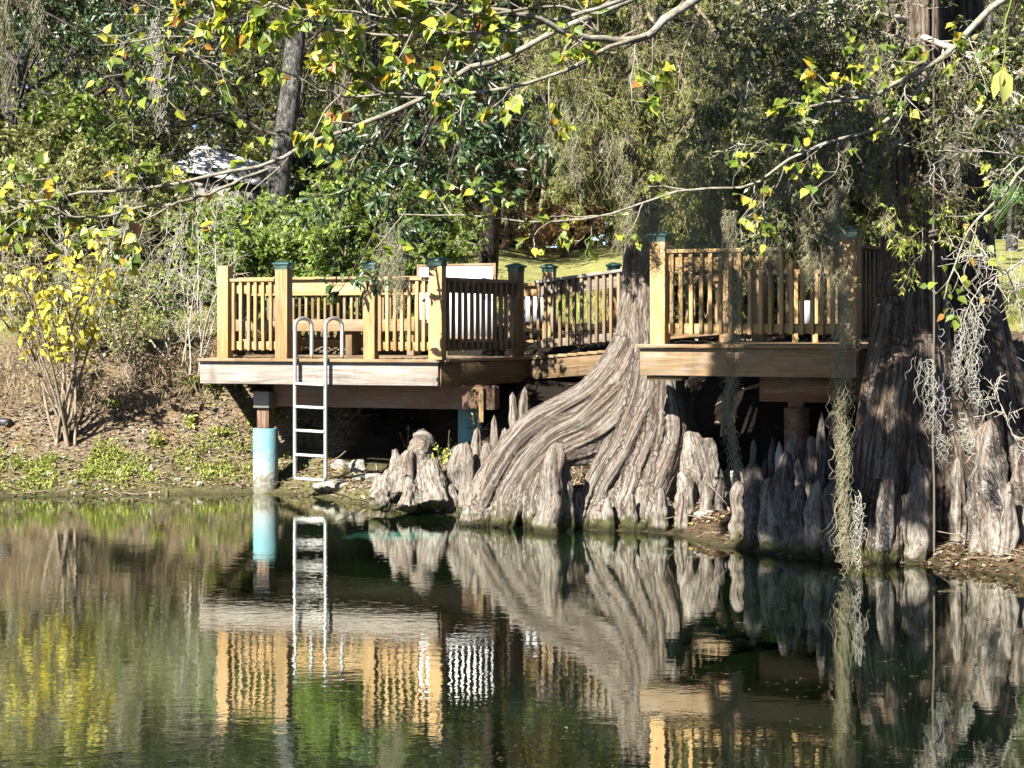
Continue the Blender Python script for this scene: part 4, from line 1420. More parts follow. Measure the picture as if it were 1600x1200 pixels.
tr = []
def tall(h, r0, lean=(0, 0), w=.5):
    a = rng.normal(size=(4, 2)) * w
    return [[(0, 0, -.3, r0 * 1.35), (a[0, 0] * .2, a[0, 1] * .2, h * .12, r0), (lean[0] * .4 + a[1, 0] * .5, lean[1] * .4 + a[1, 1] * .5, h * .4, r0 * .85),
             (lean[0] * .8 + a[2, 0] * .7, lean[1] * .8, h * .72, r0 * .55), (lean[0] + a[3, 0], lean[1], h, r0 * .18)]]


oak1 = woody('oak_tree', 'grey barked oak with straight trunk rising right behind the white roofed shed', 'tree', tall(12.5, .22, w=.3), oakspec, 'oak_bark', 'oak_leaf', 'trees beyond the lawn', stand(440, 32))
oak2 = woody('oak_tree', 'dark leaning oak trunk just right of the straight grey trunk', 'tree', tall(12, .19, (1.6, .5)), oakB, 'dark_bark', 'oak_leaf', 'trees beyond the lawn', stand(512, 37))
gold1 = woody('broadleaf_tree', 'yellow green tree behind the middle of the lawn, lit by the sun', 'tree', tall(8.5, .14, w=.4), underspec, 'oak_bark', 'gold_leaf', 'trees beyond the lawn', stand(720, 46))
ol1 = woody('broadleaf_tree', 'olive green tree with low branches at the far left edge', 'tree', tall(8, .13, w=.4), underspec, 'oak_bark', 'olive_leaf', 'trees beyond the lawn', stand(20, 30))
oaks = [
    (oak1, 562, 42, .9, 'pale slim oak trunk right of the dark leaning oak'),
    (oak2, 150, 38, 1.05, 'dark oak behind the lime green bushes at the upper left'),
    (oak1, 265, 46, 1.1, 'oak standing left of the white roofed shed'),
    (oak2, -60, 34, 1.0, 'mossy oak trunk at the left edge of the picture'),
    (oak1, 655, 52, 1.2, 'tall oak in the distance left of the yellow green tree'),
    (oak2, 792, 45, 1.1, 'oak with dark wide base at the far edge of the lawn'),
    (oak1, 905, 51, 1.15, 'oak at the far lawn edge left of the swept root cypress'),
    (oak2, 1095, 47, 1.1, 'oak beyond the lawn right of the swept root cypress'),
    (oak1, 1235, 44, 1.1, 'oak beyond the lawn above the middle of the raised platform'),
    (oak2, 1350, 41, 1.0, 'oak beyond the lawn left of the broad grey cypress'),
    (oak1, 1640, 40, 1.1, 'oak at the far right edge behind the dark cypress'),
    (oak2, 1790, 46, 1.2, 'oak beyond the right edge of the lawn'),
    (oak1, 360, 54, 1.25, 'tall oak far behind the white roofed shed'),
    (oak2, 30, 50, 1.3, 'tall oak far back at the upper left'),
    (oak1, -330, 44, 1.1, 'oak beyond the left edge of the bank'),
    (oak1, 1500, 53, 1.2, 'tall oak far behind the two right cypresses'),
]
for src, px, d, sc, lab in oaks:
    copy_thing(src, stand(px, d), rng.random() * 6.3, sc, lab)
for src, px, d, sc, lab in [
    (gold1, 840, 50, 1.05, 'yellow tinted tree behind the rusty cypress saplings'),
    (gold1, 640, 43, .75, 'small yellow green tree left of the sunlit lawn'),
    (gold1, 1175, 43, .8, 'yellow green tree above the rail of the raised platform'),
    (gold1, 1290, 49, 1.0, 'yellow green tree far behind the right end of the raised platform'),
    (gold1, 960, 55, 1.2, 'yellowish tree seen behind the swept root cypress trunk'),
    (ol1, 215, 37, .8, 'olive tree left of the white roofed shed'),
    (ol1, 600, 37, .8, 'olive tree right of the bright green bushes'),
    (ol1, 1580, 35, .8, 'olive tree at the right picture edge beyond the lawn'),
    (ol1, 1390, 50, 1.2, 'olive tree filling the gap left of the broad grey cypress'),
    (ol1, 130, 44, 1.2, 'olive tree behind the lime green bushes at the left'),
    (ol1, 1040, 53, 1.2, 'olive tree far behind the raised platform left post'),
]:
    copy_thing(src, stand(px, d), rng.random() * 6.3, sc, lab)


def multi(n, h, r, spread):
    out = []
    for i in range(n):
        a = rng.random() * 6.28
        s = spread * (.4 + .8 * rng.random())
        hh_ = h * (.6 + .5 * rng.random())
        x, y = math.cos(a) * s, math.sin(a) * s
        out.append([(x * .06, y * .06, -.08, r), (x * .3, y * .3, hh_ * .35, r * .8), (x * .7 + rng.normal() * .05, y * .7, hh_ * .7, r * .6), (x, y, hh_, r * .3)])
    return out


# bushes
lime1 = woody('bush', 'bright green leafy bush behind the gap in the left platform rail', 'bush', multi(9, 1.35, .018, .75), bushspec, 'twig', 'lime_leaf', 'bushes along the bank', stand(455, 24.3))
olb1 = woody('bush', 'grey green bush at the left edge under the olive tree', 'bush', multi(9, 1.8, .02, .9), wallspec, 'stem', 'olive_leaf', 'bushes along the bank', stand(20, 25.5))
drk1 = woody('bush', 'dark evergreen bush in the shade at the far edge of the lawn', 'bush', multi(9, 2.2, .025, 1.0), wallspec, 'stem', 'oak_leaf', 'bushes along the bank', stand(740, 43.5))
for src, px, d, sc, lab in [
    (lime1, 395, 24.6, .95, 'bright green bush above the left corner post of the left platform'),
    (lime1, 530, 24.2, 1.1, 'bright green bush behind the dark hanging bough'),
    (lime1, 605, 25, 1.15, 'bright green bush left of the white board'),
    (lime1, 130, 29, 1.45, 'tall lime green bush at the upper left in front of the dark oaks'),
    (lime1, 185, 31, 1.3, 'lime green bush between the dark oaks and the shed'),
    (lime1, 60, 33, 1.9, 'pale lime bush at the upper left edge'),
    (olb1, 115, 26, 1.0, 'grey green bush behind the yellow leaved shrub'),
    (olb1, 205, 25.6, .85, 'grey green bush left of the bare saplings'),
    (olb1, 285, 26.5, .75, 'grey green bush behind the bare saplings'),
    (olb1, 345, 27, .68, 'grey green bush hiding the wall under the white roof'),
    (olb1, 680, 31, .55, 'low grey green bush at the left edge of the sunlit lawn'),
    (olb1, -60, 28, 1.3, 'grey green bush cut by the left picture edge'),
    (drk1, 830, 44, .9, 'dark bush under the rusty saplings'),
    (drk1, 900, 44.5, 1.0, 'dark bush at the far lawn edge left of the cypress trunk'),
    (drk1, 1080, 30, 1.0, 'dark bush in shade behind the raised platform left end'),
    (drk1, 1160, 29, 1.0, 'dark bush in shade behind the middle of the raised platform'),
    (drk1, 1245, 28, 1.0, 'dark bush in shade behind the pale blue panel'),
    (drk1, 1330, 28.5, 1.1, 'dark bush in shade behind the right post of the raised platform'),
    (drk1, 1400, 43, 1.2, 'dark bush beyond the lawn behind the broad grey cypress'),
    (drk1, 1600, 43, 1.2, 'dark bush at the far lawn edge on the right'),
    (drk1, 120, 33, 1.2, 'dark shaded bush low behind the grey green bushes'),
    (drk1, 10, 36, 1.3, 'dark shaded bush far left behind the olive tree'),
    (drk1, 225, 38, 1.1, 'dark shaded bush left of the shed'),
    (drk1, 535, 33, 1.1, 'dark shaded bush at the foot of the grey oak'),
    (drk1, 660, 44, 1.0, 'dark bush at the left end of the far lawn edge'),
    (drk1, 1090, 20.6, .5, 'low dark bush just behind the raised platform left end'),
    (drk1, 1175, 20.4, .5, 'low dark bush just behind the middle of the raised platform'),
    (drk1, 1270, 20.0, .5, 'low dark bush just behind the pale blue panel'),
    (olb1, 1120, 41, 1.2, 'sunlit bush beyond the lawn above the raised platform left end'),
    (olb1, 1210, 40, 1.1, 'sunlit bush beyond the lawn above the raised platform cap'),
    (olb1, 1300, 40.5, 1.1, 'sunlit bush beyond the lawn above the raised platform right post'),
]:
    copy_thing(src, stand(px, d), rng.random() * 6.3, sc, lab)

# rusty saplings
rs = dict(levels=[(16, .1, 1.0, 70, .42, 6, .1, -.02, .4), (9, .1, 1.0, 55, .5, 5, .15, -.05, .5), (4, .1, 1.0, 45, .6, 4, .2, -.1, .7)], per=9, L=.09, W=.02, shape='diamond', rmin=.003)
ru1 = woody('cypress_sapling', 'rust and yellow feathery sapling at the middle of the far lawn edge', 'sapling', tall(4.2, .05, w=.2), rs, 'stem', 'rust_leaf', 'rusty saplings by the lawn', stand(838, 40))
copy_thing(ru1, stand(790, 41.5), 2, 1.15, 'taller rust coloured sapling left of the other rusty ones')
copy_thing(ru1, stand(885, 41), 4, .8, 'smallest rusty sapling nearest the swept root cypress')

# yellow shrub on the left bank
ys = dict(levels=[(6, .35, 1.0, 40, .45, 6, .14, .06, .6), (4, .2, 1.0, 50, .5, 5, .2, -.02, .6)], per=5, L=.125, W=.078, shape='leaf', rmin=.003, tree=False, f0=.4, droop=.9, upn=.3, leaf_levels=1)
g = on_ground(104, 690)
ysh = thing('yellow_shrub', 'bare stemmed shrub with yellow leaves on the left bank near the water', 'shrub', g)
stems = []
for px, py, dd in ((20, 395, -.6), (60, 400, -.3), (95, 385, .0), (130, 410, .2), (155, 375, -.4), (165, 440, .1), (-15, 470, -.3), (50, 440, -.8), (110, 430, -.7), (-30, 420, .1)):
    top = P(px, py, g[1] + dd)
    mid = g * .55 + top * .45 + np.array([(rng.random() - .5) * .25, (rng.random() - .5) * .2, .05])
    b0 = g + np.array([(rng.random() - .5) * .22, (rng.random() - .5) * .15, -.05])
    stems.append(smooth_path(np.array([[*b0, .021], [*(b0 * .7 + mid * .3 + np.array([(rng.random() - .5) * .08, 0, .04])), .018], [*mid, .014], [*(mid * .4 + top * .6 + np.array([(rng.random() - .5) * .1, 0, 0])), .010], [*top, .004]]), 20))
S = np.stack(stems)
wd, fo = MB(), MB()
tubes(wd, S[:, :, :3], S[:, :, 3], 7)
st_, d_, L_, f_ = sprout(S[:, :, :3], 9, .35, 1.0, 45, .28, np.full(len(S), 1.7))
b1_ = grow_paths(st_, d_, L_, 6, .16, .02)
tubes(wd, b1_, np.linspace(.006, .0025, 7)[None], 4)
st_, d_, L2_, f_ = sprout(b1_, 4, .1, 1.0, 50, .6, L_)
b2_ = grow_paths(st_, d_, L2_, 4, .2, -.02)
tubes(wd, b2_, np.linspace(.003, .0018, 5)[None], 3)
hi = b2_[b2_[:, -1, 2] > 1.55]
hi = hi[rng.random(len(hi)) < .6]
leaf_on(fo, hi, 3, .11, .066, 'leaf', .2, .8, .8, .3)
lo = b2_[(b2_[:, -1, 2] < 1.2) & (rng.random(len(b2_)) < .12)]
if len(lo):
    leaf_on(fo, lo, 2, .11, .07, 'leaf', .4, .8, .8, .3)
wd.build('stems', M['stem'], ysh, True)
fo.build('leaves', M['yellow_leaf'], ysh, True)


# bare saplings and brush on the left bank
def bare(px, py, h_px, n, label, spread=.35, mat='twig', tw=1.0, leafmat=None, r=.011):
    g = on_ground(px, py)
    H = h_px / F * g[1]
    t = thing('bare_sapling', label, 'sapling', g, 'bare saplings on the left bank')
    wd, fo = MB(), MB()
    st = np.tile(g, (n, 1)) + np.concatenate([rng.normal(size=(n, 2)) * .10, np.full((n, 1), -.05)], 1)
    dr = np.concatenate([rng.normal(size=(n, 2)) * spread, np.ones((n, 1))], 1)
    L = H * (.6 + .5 * rng.random(n))
    p0 = grow_paths(st, dr, L, 14, .07, .03)
    tubes(wd, p0, np.linspace(r, .003, 15)[None], 6)
    s1, d1, L1_, _ = sprout(p0, int(9 * tw), .2, 1, 50, .3, L)
    p1 = grow_paths(s1, d1, L1_, 6, .16, .05)
    tubes(wd, p1, np.linspace(.005, .0022, 7)[None], 4)
    s2, d2, L2_, _ = sprout(p1, 5, .15, 1, 50, .55, L1_)
    p2 = grow_paths(s2, d2, L2_, 5, .25, .02)
    tubes(wd, p2, np.linspace(.0028, .0016, 6)[None], 3)
    wd.build('stems', M[mat], t, True)
    if leafmat:
        leaf_on(fo, p2, 3, .06, .03, 'diamond', .3)
        fo.build('leaves', M[leafmat], t, True)
    return t


bare(300, 590, 250, 3, 'tall pale bare sapling just left of the left platform', .10, r=.016)
bare(282, 575, 200, 3, 'thin grey saplings left of the tall pale one')
bare(215, 600, 210, 5, 'tangled bare shrub right of the yellow leaved shrub', .3, 'stem', 1.4, 'olive_leaf')
bare(255, 560, 190, 5, 'tangled grey brush behind the tall pale sapling', .35, 'twig', 1.4, 'lime_leaf')
bare(165, 560, 170, 5, 'dense bare brush behind the yellow leaved shrub', .4, 'stem', 1.5, 'olive_leaf')
bare(120, 545, 180, 5, 'grey brush at the back of the yellow leaved shrub', .4, 'twig', 1.3, 'lime_leaf')
bare(45, 560, 180, 5, 'brown brush at the left picture edge', .4, 'stem', 1.3, 'olive_leaf')
bare(185, 520, 230, 4, 'tall whitish twigs at the top of the left slope', .25, 'twig', 1.3)
bare(330, 500, 220, 4, 'whitish twigs behind the left corner post of the left platform', .3, 'twig', 1.2, 'lime_leaf')
bare(90, 520, 220, 4, 'tall bare twigs high on the left slope', .3, 'twig', 1.2)
bare(245, 520, 260, 4, 'slender bare stems in front of the grey green bushes', .25, 'twig', 1.2)
bare(345, 545, 270, 2, 'tall pale stems rising behind the left corner post', .12, r=.013)
bare(398, 470, 200, 3, 'pale stems among the bright green bushes', .2, 'twig', 1.0, 'lime_leaf')
bare(20, 520, 260, 4, 'tall bare twigs at the left picture edge above the yellow leaved shrub', .25, 'twig', 1.3)
bare(150, 500, 280, 4, 'tall bare twigs reaching up to the lowest overhanging branch', .25, 'twig', 1.2)
bare(690, 395, 110, 4, 'white stemmed sapling above the white board', .25, 'twig', .8, 'olive_leaf', r=.03)

# ground cover ------------------------------------------------------------------
def scatter(n, x0, x1, t0, t1, dens=None):
    x = x0 + (x1 - x0) * rng.random(n)
    t = t0 + (t1 - t0) * rng.random(n)
    d = shore(x) + t
    if dens is not None:
        k = rng.random(n) < dens(x, d, t)
        x, d = x[k], d[k]
    return np.stack([x, d, ground_z(x, d)], -1)


mb = MB()
def clear(x, d):
    a_, b_ = x - A[0], d - A[1]
    u_, v_ = a_ * U_G[0] + b_ * U_G[1], -a_ * U_G[1] + b_ * U_G[0]
    t_ = d - shore(x)
    return np.where(((v_ > .9) & (v_ < 6.2) & (u_ > 1.0 + .15 * v_) & (u_ < 8)) | ((x > .75) & (x < 4.2) & (t_ > 1.35) & (t_ < 7)), .04, 1.0)


pts = scatter(30000, -6.5, 5.5, .02, 4.2, lambda x, d, t: np.clip((t - .0) * 1.4 + .12, .1, 1) * clear(x, d))
leaves(mb, pts + np.array([0, 0, .012]), rvec(len(pts)) * np.array([1, 1, .25]), rvec(len(pts)) * .5 + np.array([0, 0, 1]), .035 + .05 * rng.random(len(pts)), .018 + .025 * rng.random(len(pts)), 'diamond')
pts = scatter(9000, -7, 7, 4, 14)
leaves(mb, pts + np.array([0, 0, .012]), rvec(len(pts)) * np.array([1, 1, .25]), rvec(len(pts)) * .5 + np.array([0, 0, 1]), .06, .04, 'diamond')
tag(mb.build('leaf_litter', M['litter']), 'fallen brown and tan leaves scattered over the bank', 'leaf litter', kind='stuff')
# rust coloured needles under the cypresses
mb = MB()
pts = scatter(16000, -.8, 5.6, .01, 1.9, lambda x, d, t: (.25 + .75 * (fbm(np.stack([x * 2.2, d * 2.2, x * 0 + 4], -1), 3) > -.1)) * clear(x, d))
n = len(pts)
leaves(mb, pts + np.array([0, 0, .01]), rvec(n) * np.array([1, 1, .3]), rvec(n) * .5 + np.array([0, 0, 1]), .03 + .06 * rng.random(n), .006 + .008 * rng.random(n), 'diamond')
tag(mb.build('needle_litter', M['needle_litter']), 'rust brown fallen needles on the ground around the cypress knees', 'needle litter', kind='stuff')
# dead sticks
mb = MB()
pts = scatter(1300, -6.5, 5.2, .1, 3.6, lambda x, d, t: clear(x, d))
pp = grow_paths(pts + np.array([0, 0, .02]), rvec(len(pts)) * np.array([1, .8, .16]), .1 + .5 * rng.random(len(pts)) ** 2, 5, .15, 0)
pp[:, :, 2] = np.maximum(pp[:, :, 2], ground_z(pp[:, :, 0], pp[:, :, 1]) + .006)
tubes(mb, pp, (.003 + .005 * rng.random((len(pts), 1))), 4)
tag(mb.build('fallen_twigs', M['stem'], None, True), 'dead sticks and roots lying over the bank', 'fallen twigs', kind='stuff')
# grass blades on lawn + tufts on the bank
mb = MB()
pts = scatter(30000, -7, 7, 3.3, 12, lambda x, d, t: np.clip((t - 3.2) / 1.5, .15, 1) * np.where((x > -.6) & (t < 7.5), 0, 1))
n = len(pts)
leaves(mb, pts, rvec(n) * .5 + np.array([0, 0, 1]), rvec(n), .07 + .09 * rng.random(n), .012, 'diamond')
tag(mb.build('lawn_grass', M['grass']), 'short yellow green grass on the lawn', 'grass', kind='stuff')
mb = MB()
pts = scatter(9000, -6.5, 3, 1.6, 4.2, lambda x, d, t: (fbm(np.stack([x * 1.3, d * 1.3, x * 0 + 8], -1), 2) > .1) * np.where(np.abs(x + 1.2) < 1.8, .15, 1) * np.where(clear(x, d) < .5, 0, 1))
n = len(pts)
leaves(mb, pts, rvec(n) * .6 + np.array([0, 0, 1]), rvec(n), .12 + .22 * rng.random(n), .010, 'diamond')
tag(mb.build('dry_grass', M['dry_grass']), 'dry straw coloured grass on the upper bank', 'grass', kind='stuff')
mb = MB()
for (cx, cd, rr, nn) in [(-6.3, .55, .6, 900), (-5.4, .5, .7, 1300), (-4.9, .6, .5, 900), (-4.4, .45, .5, 500), (-3.6, .8, .5, 350), (-3.2, .55, .6, 500), (-3.9, .25, .9, 500), (-5.6, .2, 1.0, 500), (-2.9, 1.3, .5, 400), (-3.6, 2.0, .4, 250)]:
    nn = int(nn * 2.3)
    x = cx + rng.normal(size=nn) * rr * .5
    d = shore(x) + np.abs(cd * .9 + .28 + rng.normal(size=nn) * .17)
    kk = fbm(np.stack([x * 3.2, d * 3.2, x * 0 + 2], -1), 3) > -.22
    x, d = x[kk], d[kk]
    nn = len(x)
    p_ = np.stack([x, d, ground_z(x, d) + rng.random(nn) ** 2 * .09], -1)
    leaves(mb, p_, rvec(nn) + np.array([0, 0, .5]), rvec(nn) * .7 + np.array([0, -.3, 1]), .018 + .026 * rng.random(nn), .013 + .014 * rng.random(nn), 'leaf')
tag(mb.build('ground_cover', M['weed']), 'low bright green weeds along the left shore', 'weeds', kind='stuff')


def sprig_plant(px, py, h, label, n=5, leafmat='weed', L=.07):
    g = on_ground(px, py)
    H = h / F * g[1]
    t = thing('small_plant', label, 'plant', g, 'small plants on the bank')
    wd, fo = MB(), MB()
    p0 = grow_paths(np.tile(g - np.array([0, 0, .03]), (n, 1)), np.concatenate([rng.normal(size=(n, 2)) * .35, np.ones((n, 1))], 1), H * (.6 + .5 * rng.random(n)), 7, .1, .02)
    tubes(wd, p0, np.linspace(.004, .002, 8)[None], 4)
    leaf_on(fo, p0, 11, L, L * .5, 'leaf', .15, .8, .1)
    wd.build('stems', M['stem'], t, True)
    fo.build('leaves', M[leafmat], t, True)


sprig_plant(690, 725, 40, 'bright green sprout between the stump and the cone shaped knee', 7)
sprig_plant(245, 700, 26, 'small round green weed on the bare slope below the tall pale sapling', 8)
sprig_plant(298, 668, 24, 'bluish green weed on the slope left of the blue pile', 8)
sprig_plant(305, 612, 34, 'tuft of green weeds under the left corner of the left platform', 9)
sprig_plant(330, 608, 26, 'small green tuft touching the left end of the front board', 8)
sprig_plant(345, 682, 18, 'tiny green weed in the dirt left of the blue pile', 6)
sprig_plant(180, 640, 26, 'green sprig on the slope right of the yellow leaved shrub', 6)
sprig_plant(752, 720, 110, 'spindly weed with a few leaves in front of the blue pile by the knees', 4, 'weed', .05)
sprig_plant(640, 715, 60, 'grey wispy weed in the shade under the left platform', 5, 'olive_leaf', .04)

# drain pipe at the left edge
g = on_ground(8, 668)
mb = MB()
tubes(mb, np.array([g + np.array([-.35, .3, .05]), g + np.array([-.1, .08, .05]), g + np.array([.06, -.04, .045])]), .05, 18, cap=True)
tag(mb.build('drain_pipe', M['black'], None, True), 'short black drain pipe end poking from the left bank', 'pipe')

# floating specks on the water
mb = MB()
n = 1700
x = -.2 + 5.2 * rng.random(n)
d = 7.2 + 7.2 * rng.random(n)
cl = fbm(np.stack([x * 1.1, d * 1.1, x * 0], -1), 3) > .02
k = cl & (d < shore(x) - .15) & (x > -.6 + (14 - d) * .05)
x, d = x[k], d[k]
n = len(x)
leaves(mb, np.stack([x, d, np.full(n, .004)], -1), rvec(n) * np.array([1, 1, 0]) + np.array([0, 0, .02]), np.tile([0, 0, 1.], (n, 1)), .014 + .055 * rng.random(n) ** 3, .006 + .010 * rng.random(n), 'diamond')
tag(mb.build('floating_debris', M['debris']), 'specks of leaf and weed floating on the dark right water', 'debris', kind='stuff')

# ------------------------------------------------------------------ shed
g = stand(370, 36)
sh = thing('shed', 'shed with a bright white roof half hidden by foliage at the upper left', 'shed', g)
x0, x1 = P(292, 0, 36)[0], P(470, 0, 36)[0]
zt = P(0, 268, 36)[2]
mb = MB()
bar(mb, ((x0 + x1) / 2, 36.2, g[2] - .3), ((x0 + x1) / 2, 36.2, zt), x1 - x0 - .2, 2.2, (0, 1, 0))
mb.build('wall', M['shed'], sh)
mb = MB()
zr = P(0, 228, 36)[2]
V = [(x0 - .1, 34.9, zt - .05), (x1 + .1, 34.9, zt - .55), (x1 + .1, 36.2, zr - .7), (x0 + .25, 36.2, zr)]
V += [(a, b_, c_ + .06) for a, b_, c_ in V] + [(x0 - .1, 37.5, zt - .05), (x1 + .1, 37.5, zt - .55), (x0 - .1, 37.5, zt + .01), (x1 + .1, 37.5, zt - .49)]
mb.add(V, [[0, 1, 2, 3], [4, 7, 6, 5], [0, 4, 5, 1], [1, 5, 6, 2], [3, 7, 4, 0], [3, 2, 9, 8], [7, 10, 11, 6], [8, 9, 11, 10], [2, 6, 11, 9], [8, 10, 7, 3]])
mb.build('roof', M['roof'], sh)

# ------------------------------------------------------------------ palmettos
def palmetto(label, loc, h=1.3, n=11):
    t = thing('palmetto', label, 'palm', loc, 'palmettos by the lawn')
    wd, fo = MB(), MB()
    a = rng.random(n) * 6.28
    dr = np.stack([np.cos(a), np.sin(a), .5 + 1.1 * rng.random(n)], -1)
    p0 = grow_paths(np.tile(np.asarray(loc), (n, 1)), dr, h * (.6 + .5 * rng.random(n)), 6, .05, -.02)
    tubes(wd, p0, .011, 5)
    for q in range(n):
        tip = p0[q, -1]
        ax = unit(p0[q, -1] - p0[q, -2])
        s = unit(np.cross(ax, [0, 0, 1]))
        k = 22
        th = np.linspace(-1.9, 1.9, k)
        D = ax[None] * np.cos(th)[:, None] + s[None] * np.sin(th)[:, None] + np.array([0, 0, -.12])
        nn = np.cross(s, ax)
        leaves(fo, np.tile(tip, (k, 1)), D, np.tile(nn, (k, 1)) + rvec(k) * .25, .5 + .1 * rng.random(k), .035, 'diamond')
    wd.build('stalks', M['palm_leaf'], t, True)
    fo.build('fronds', M['palm_leaf'], t)


palmetto('fan leaved palmetto left of the broad grey cypress trunk', stand(1368, 30) + np.array([0, 0, .5]), 1.4)
palmetto('fan leaved palmetto right of the dark cypress trunk', stand(1548, 29) + np.array([0, 0, .6]), 1.5)
palmetto('fan leaved palmetto beyond the lawn above the raised platform', stand(1165, 36), 1.5)

# ------------------------------------------------------------------ crown foliage of the near cypresses
def boughs(parent, name, ctrl, levels, bark, leafmat, per, L, W, shape, r0, f0=.1, droop=.4, kids=True, rmin=.0022, upn=.5, tint=None, split=None):
    """ctrl: list of control arrays (x,y,z); one part mesh of wood and a leaf sub-part"""
    wd, fo = MB(), MB()
    B_ = np.stack([smooth_path(np.asarray(c, float), 26) for c in ctrl])
    lens = np.linalg.norm(np.diff(B_, axis=1), axis=-1).sum(1)
    w0 = B_ + np.cumsum(rng.normal(size=B_.shape) * .006, axis=1)
    rr = np.asarray(r0)[:, None] * np.linspace(1, .3, 26)[None]
    tubes(wd, w0, rr, 8)
    paths = w0
    for (k, a0, a1, ang, ratio, nseg, jit, grav, r) in levels:
        st, d, Ls, f = sprout(paths, k, a0, a1, ang, ratio, lens)
        paths = grow_paths(st, d, Ls, nseg, jit, grav)
        tubes(wd, paths, np.maximum(np.linspace(r, r * .35, nseg + 1), rmin)[None], 4)
        lens = Ls
    o = wd.build(name, M[bark], parent, True)
    if per:
        leaf_on(fo, paths, per, L, W, shape, f0, .8, droop, upn, tint)
        fo.build('leaves', M[leafmat], o, True)
    return o


# left cypress: drooping feathery boughs
ctr = []
for (x0, y0, x1, y1, d) in [(1005, 40, 880, 190, 15.6), (1005, 80, 930, 260, 15.8), (1008, 20, 1090, 180, 15.7), (1008, 120, 1100, 270, 15.9), (1005, -20, 860, 110, 15.4), (1005, 150, 905, 300, 16.1), (1008, -60, 1150, 120, 15.3), (1000, 180, 1010, 330, 15.9)]:
    a, b_ = P(x0, y0, 16.8), P(x1, y1, d)
    ctr.append([a, a * .6 + b_ * .4 + np.array([0, -.1, .14]), a * .25 + b_ * .75 + np.array([0, -.1, .1]), b_])
boughs(cy1, 'bough', ctr, [(11, .15, 1, 55, .42, 6, .12, -.06, .006), (9, .1, 1, 50, .5, 5, .15, -.12, .003), (5, .1, 1, 45, .6, 4, .15, -.15, .002)], 'stem', 'needle', 9, .05, .009, 'diamond', [.022] * 8)
# high crown of the left cypress (above the frame)
ctr = []
for i in range(14):
    a = rng.random() * 6.28
    z0 = 5.6 + 4 * rng.random()
    c0 = np.array([1.3, 16.9, z0])
    e = c0 + np.array([math.cos(a) * 2.4, math.sin(a) * 2.4, .5])
    ctr.append([c0, c0 * .6 + e * .4 + np.array([0, 0, .2]), e])
for e in [(-1.5, 13.4, 8.0), (-.7, 13.9, 8.3), (.1, 14.3, 8.0), (.7, 13.4, 8.6), (-.4, 12.9, 8.6), (1.0, 14.4, 8.2), (-1.0, 14.6, 8.4), (.4, 15.0, 8.5)]:  # extra unseen boughs, added to shade the area behind the raised deck
    c0 = np.array([1.3, 16.9, 8.0])
    e = np.array(e)
    ctr.append([c0, c0 * .6 + e * .4 + np.array([0, 0, .3]), e])
boughs(cy1, 'crown', ctr, [(8, .2, 1, 55, .45, 6, .12, -.02, .01), (7, .1, 1, 50, .5, 5, .15, -.05, .006)], 'stem', 'needle', 14, .12, .045, 'diamond', [.04] * 22)
# right cypress: sprigs of fresh needles and crown
ctr = []
for (x0, y0, x1, y1, d0, d1) in [(1440, 300, 1385, 360, 14.2, 13.2), (1440, 310, 1440, 400, 14.1, 13.2), (1450, 290, 1490, 350, 14.1, 13.1), (1420, 320, 1395, 310, 14.2, 13.3), (1460, 300, 1520, 370, 14.2, 13.4), (1430, 330, 1420, 390, 14.2, 13.2)]:
    a, b_ = P(x0, y0, d0), P(x1, y1, d1)
    ctr.append([a, a * .6 + b_ * .4 + np.array([0, 0, .1]), b_])
boughs(cy2, 'sprig', ctr, [(6, .3, 1, 50, .42, 5, .15, -.06, .003), (4, .15, 1, 45, .6, 4, .15, -.1, .002)], 'stem', 'sprig', 9, .055, .011, 'diamond', [.006] * 6)
ctr = []
for i in range(16):
    a = rng.random() * 6.28
    z0 = 6.5 + 3.5 * rng.random()
    c0 = np.array([3.45, 14.7, z0])
    e = c0 + np.array([math.cos(a) * 2.8, math.sin(a) * 2.8, .5])
    ctr.append([c0, c0 * .6 + e * .4 + np.array([0, 0, .2]), e])
boughs(cy2, 'crown', ctr, [(8, .2, 1, 55, .45, 6, .12, -.02, .01), (7, .1, 1, 50, .5, 5, .15, -.05, .006)], 'stem', 'needle', 12, .10, .03, 'diamond', [.05] * 16)
# grey twiggy low boughs of the right cypress in front of the raised platform
ctr = []
for (x0, y0, x1, y1, d0, d1) in [(1410, 120, 1120, 240, 14.5, 13.0), (1410, 60, 1150, 150, 14.5, 12.8), (1410, 180, 1180, 330, 14.4, 13.2), (1410, 0, 1100, 60, 14.5, 12.9), (1410, 220, 1290, 350, 14.4, 13.2), (1410, 30, 1220, 30, 14.5, 12.6), (1440, 60, 1590, 160, 14.5, 13.4), (1440, 140, 1600, 280, 14.5, 13.4), (1410, 100, 1270, 200, 14.5, 12.8)]:
    a, b_ = P(x0, y0, d0), P(x1, y1, d1)
    ctr.append([a, a * .66 + b_ * .34 + np.array([0, 0, .1]), a * .3 + b_ * .7 + np.array([0, 0, .12]), b_])
boughs(cy2, 'bough', ctr, [(12, .1, 1, 55, .36, 6, .16, -.05, .008), (8, .1, 1, 50, .5, 5, .2, -.06, .004), (4, .1, 1, 50, .6, 4, .25, -.08, .0024)], 'twig', 'oak_leaf', 5, .07, .026, 'diamond', [.03] * 9, rmin=.0018)

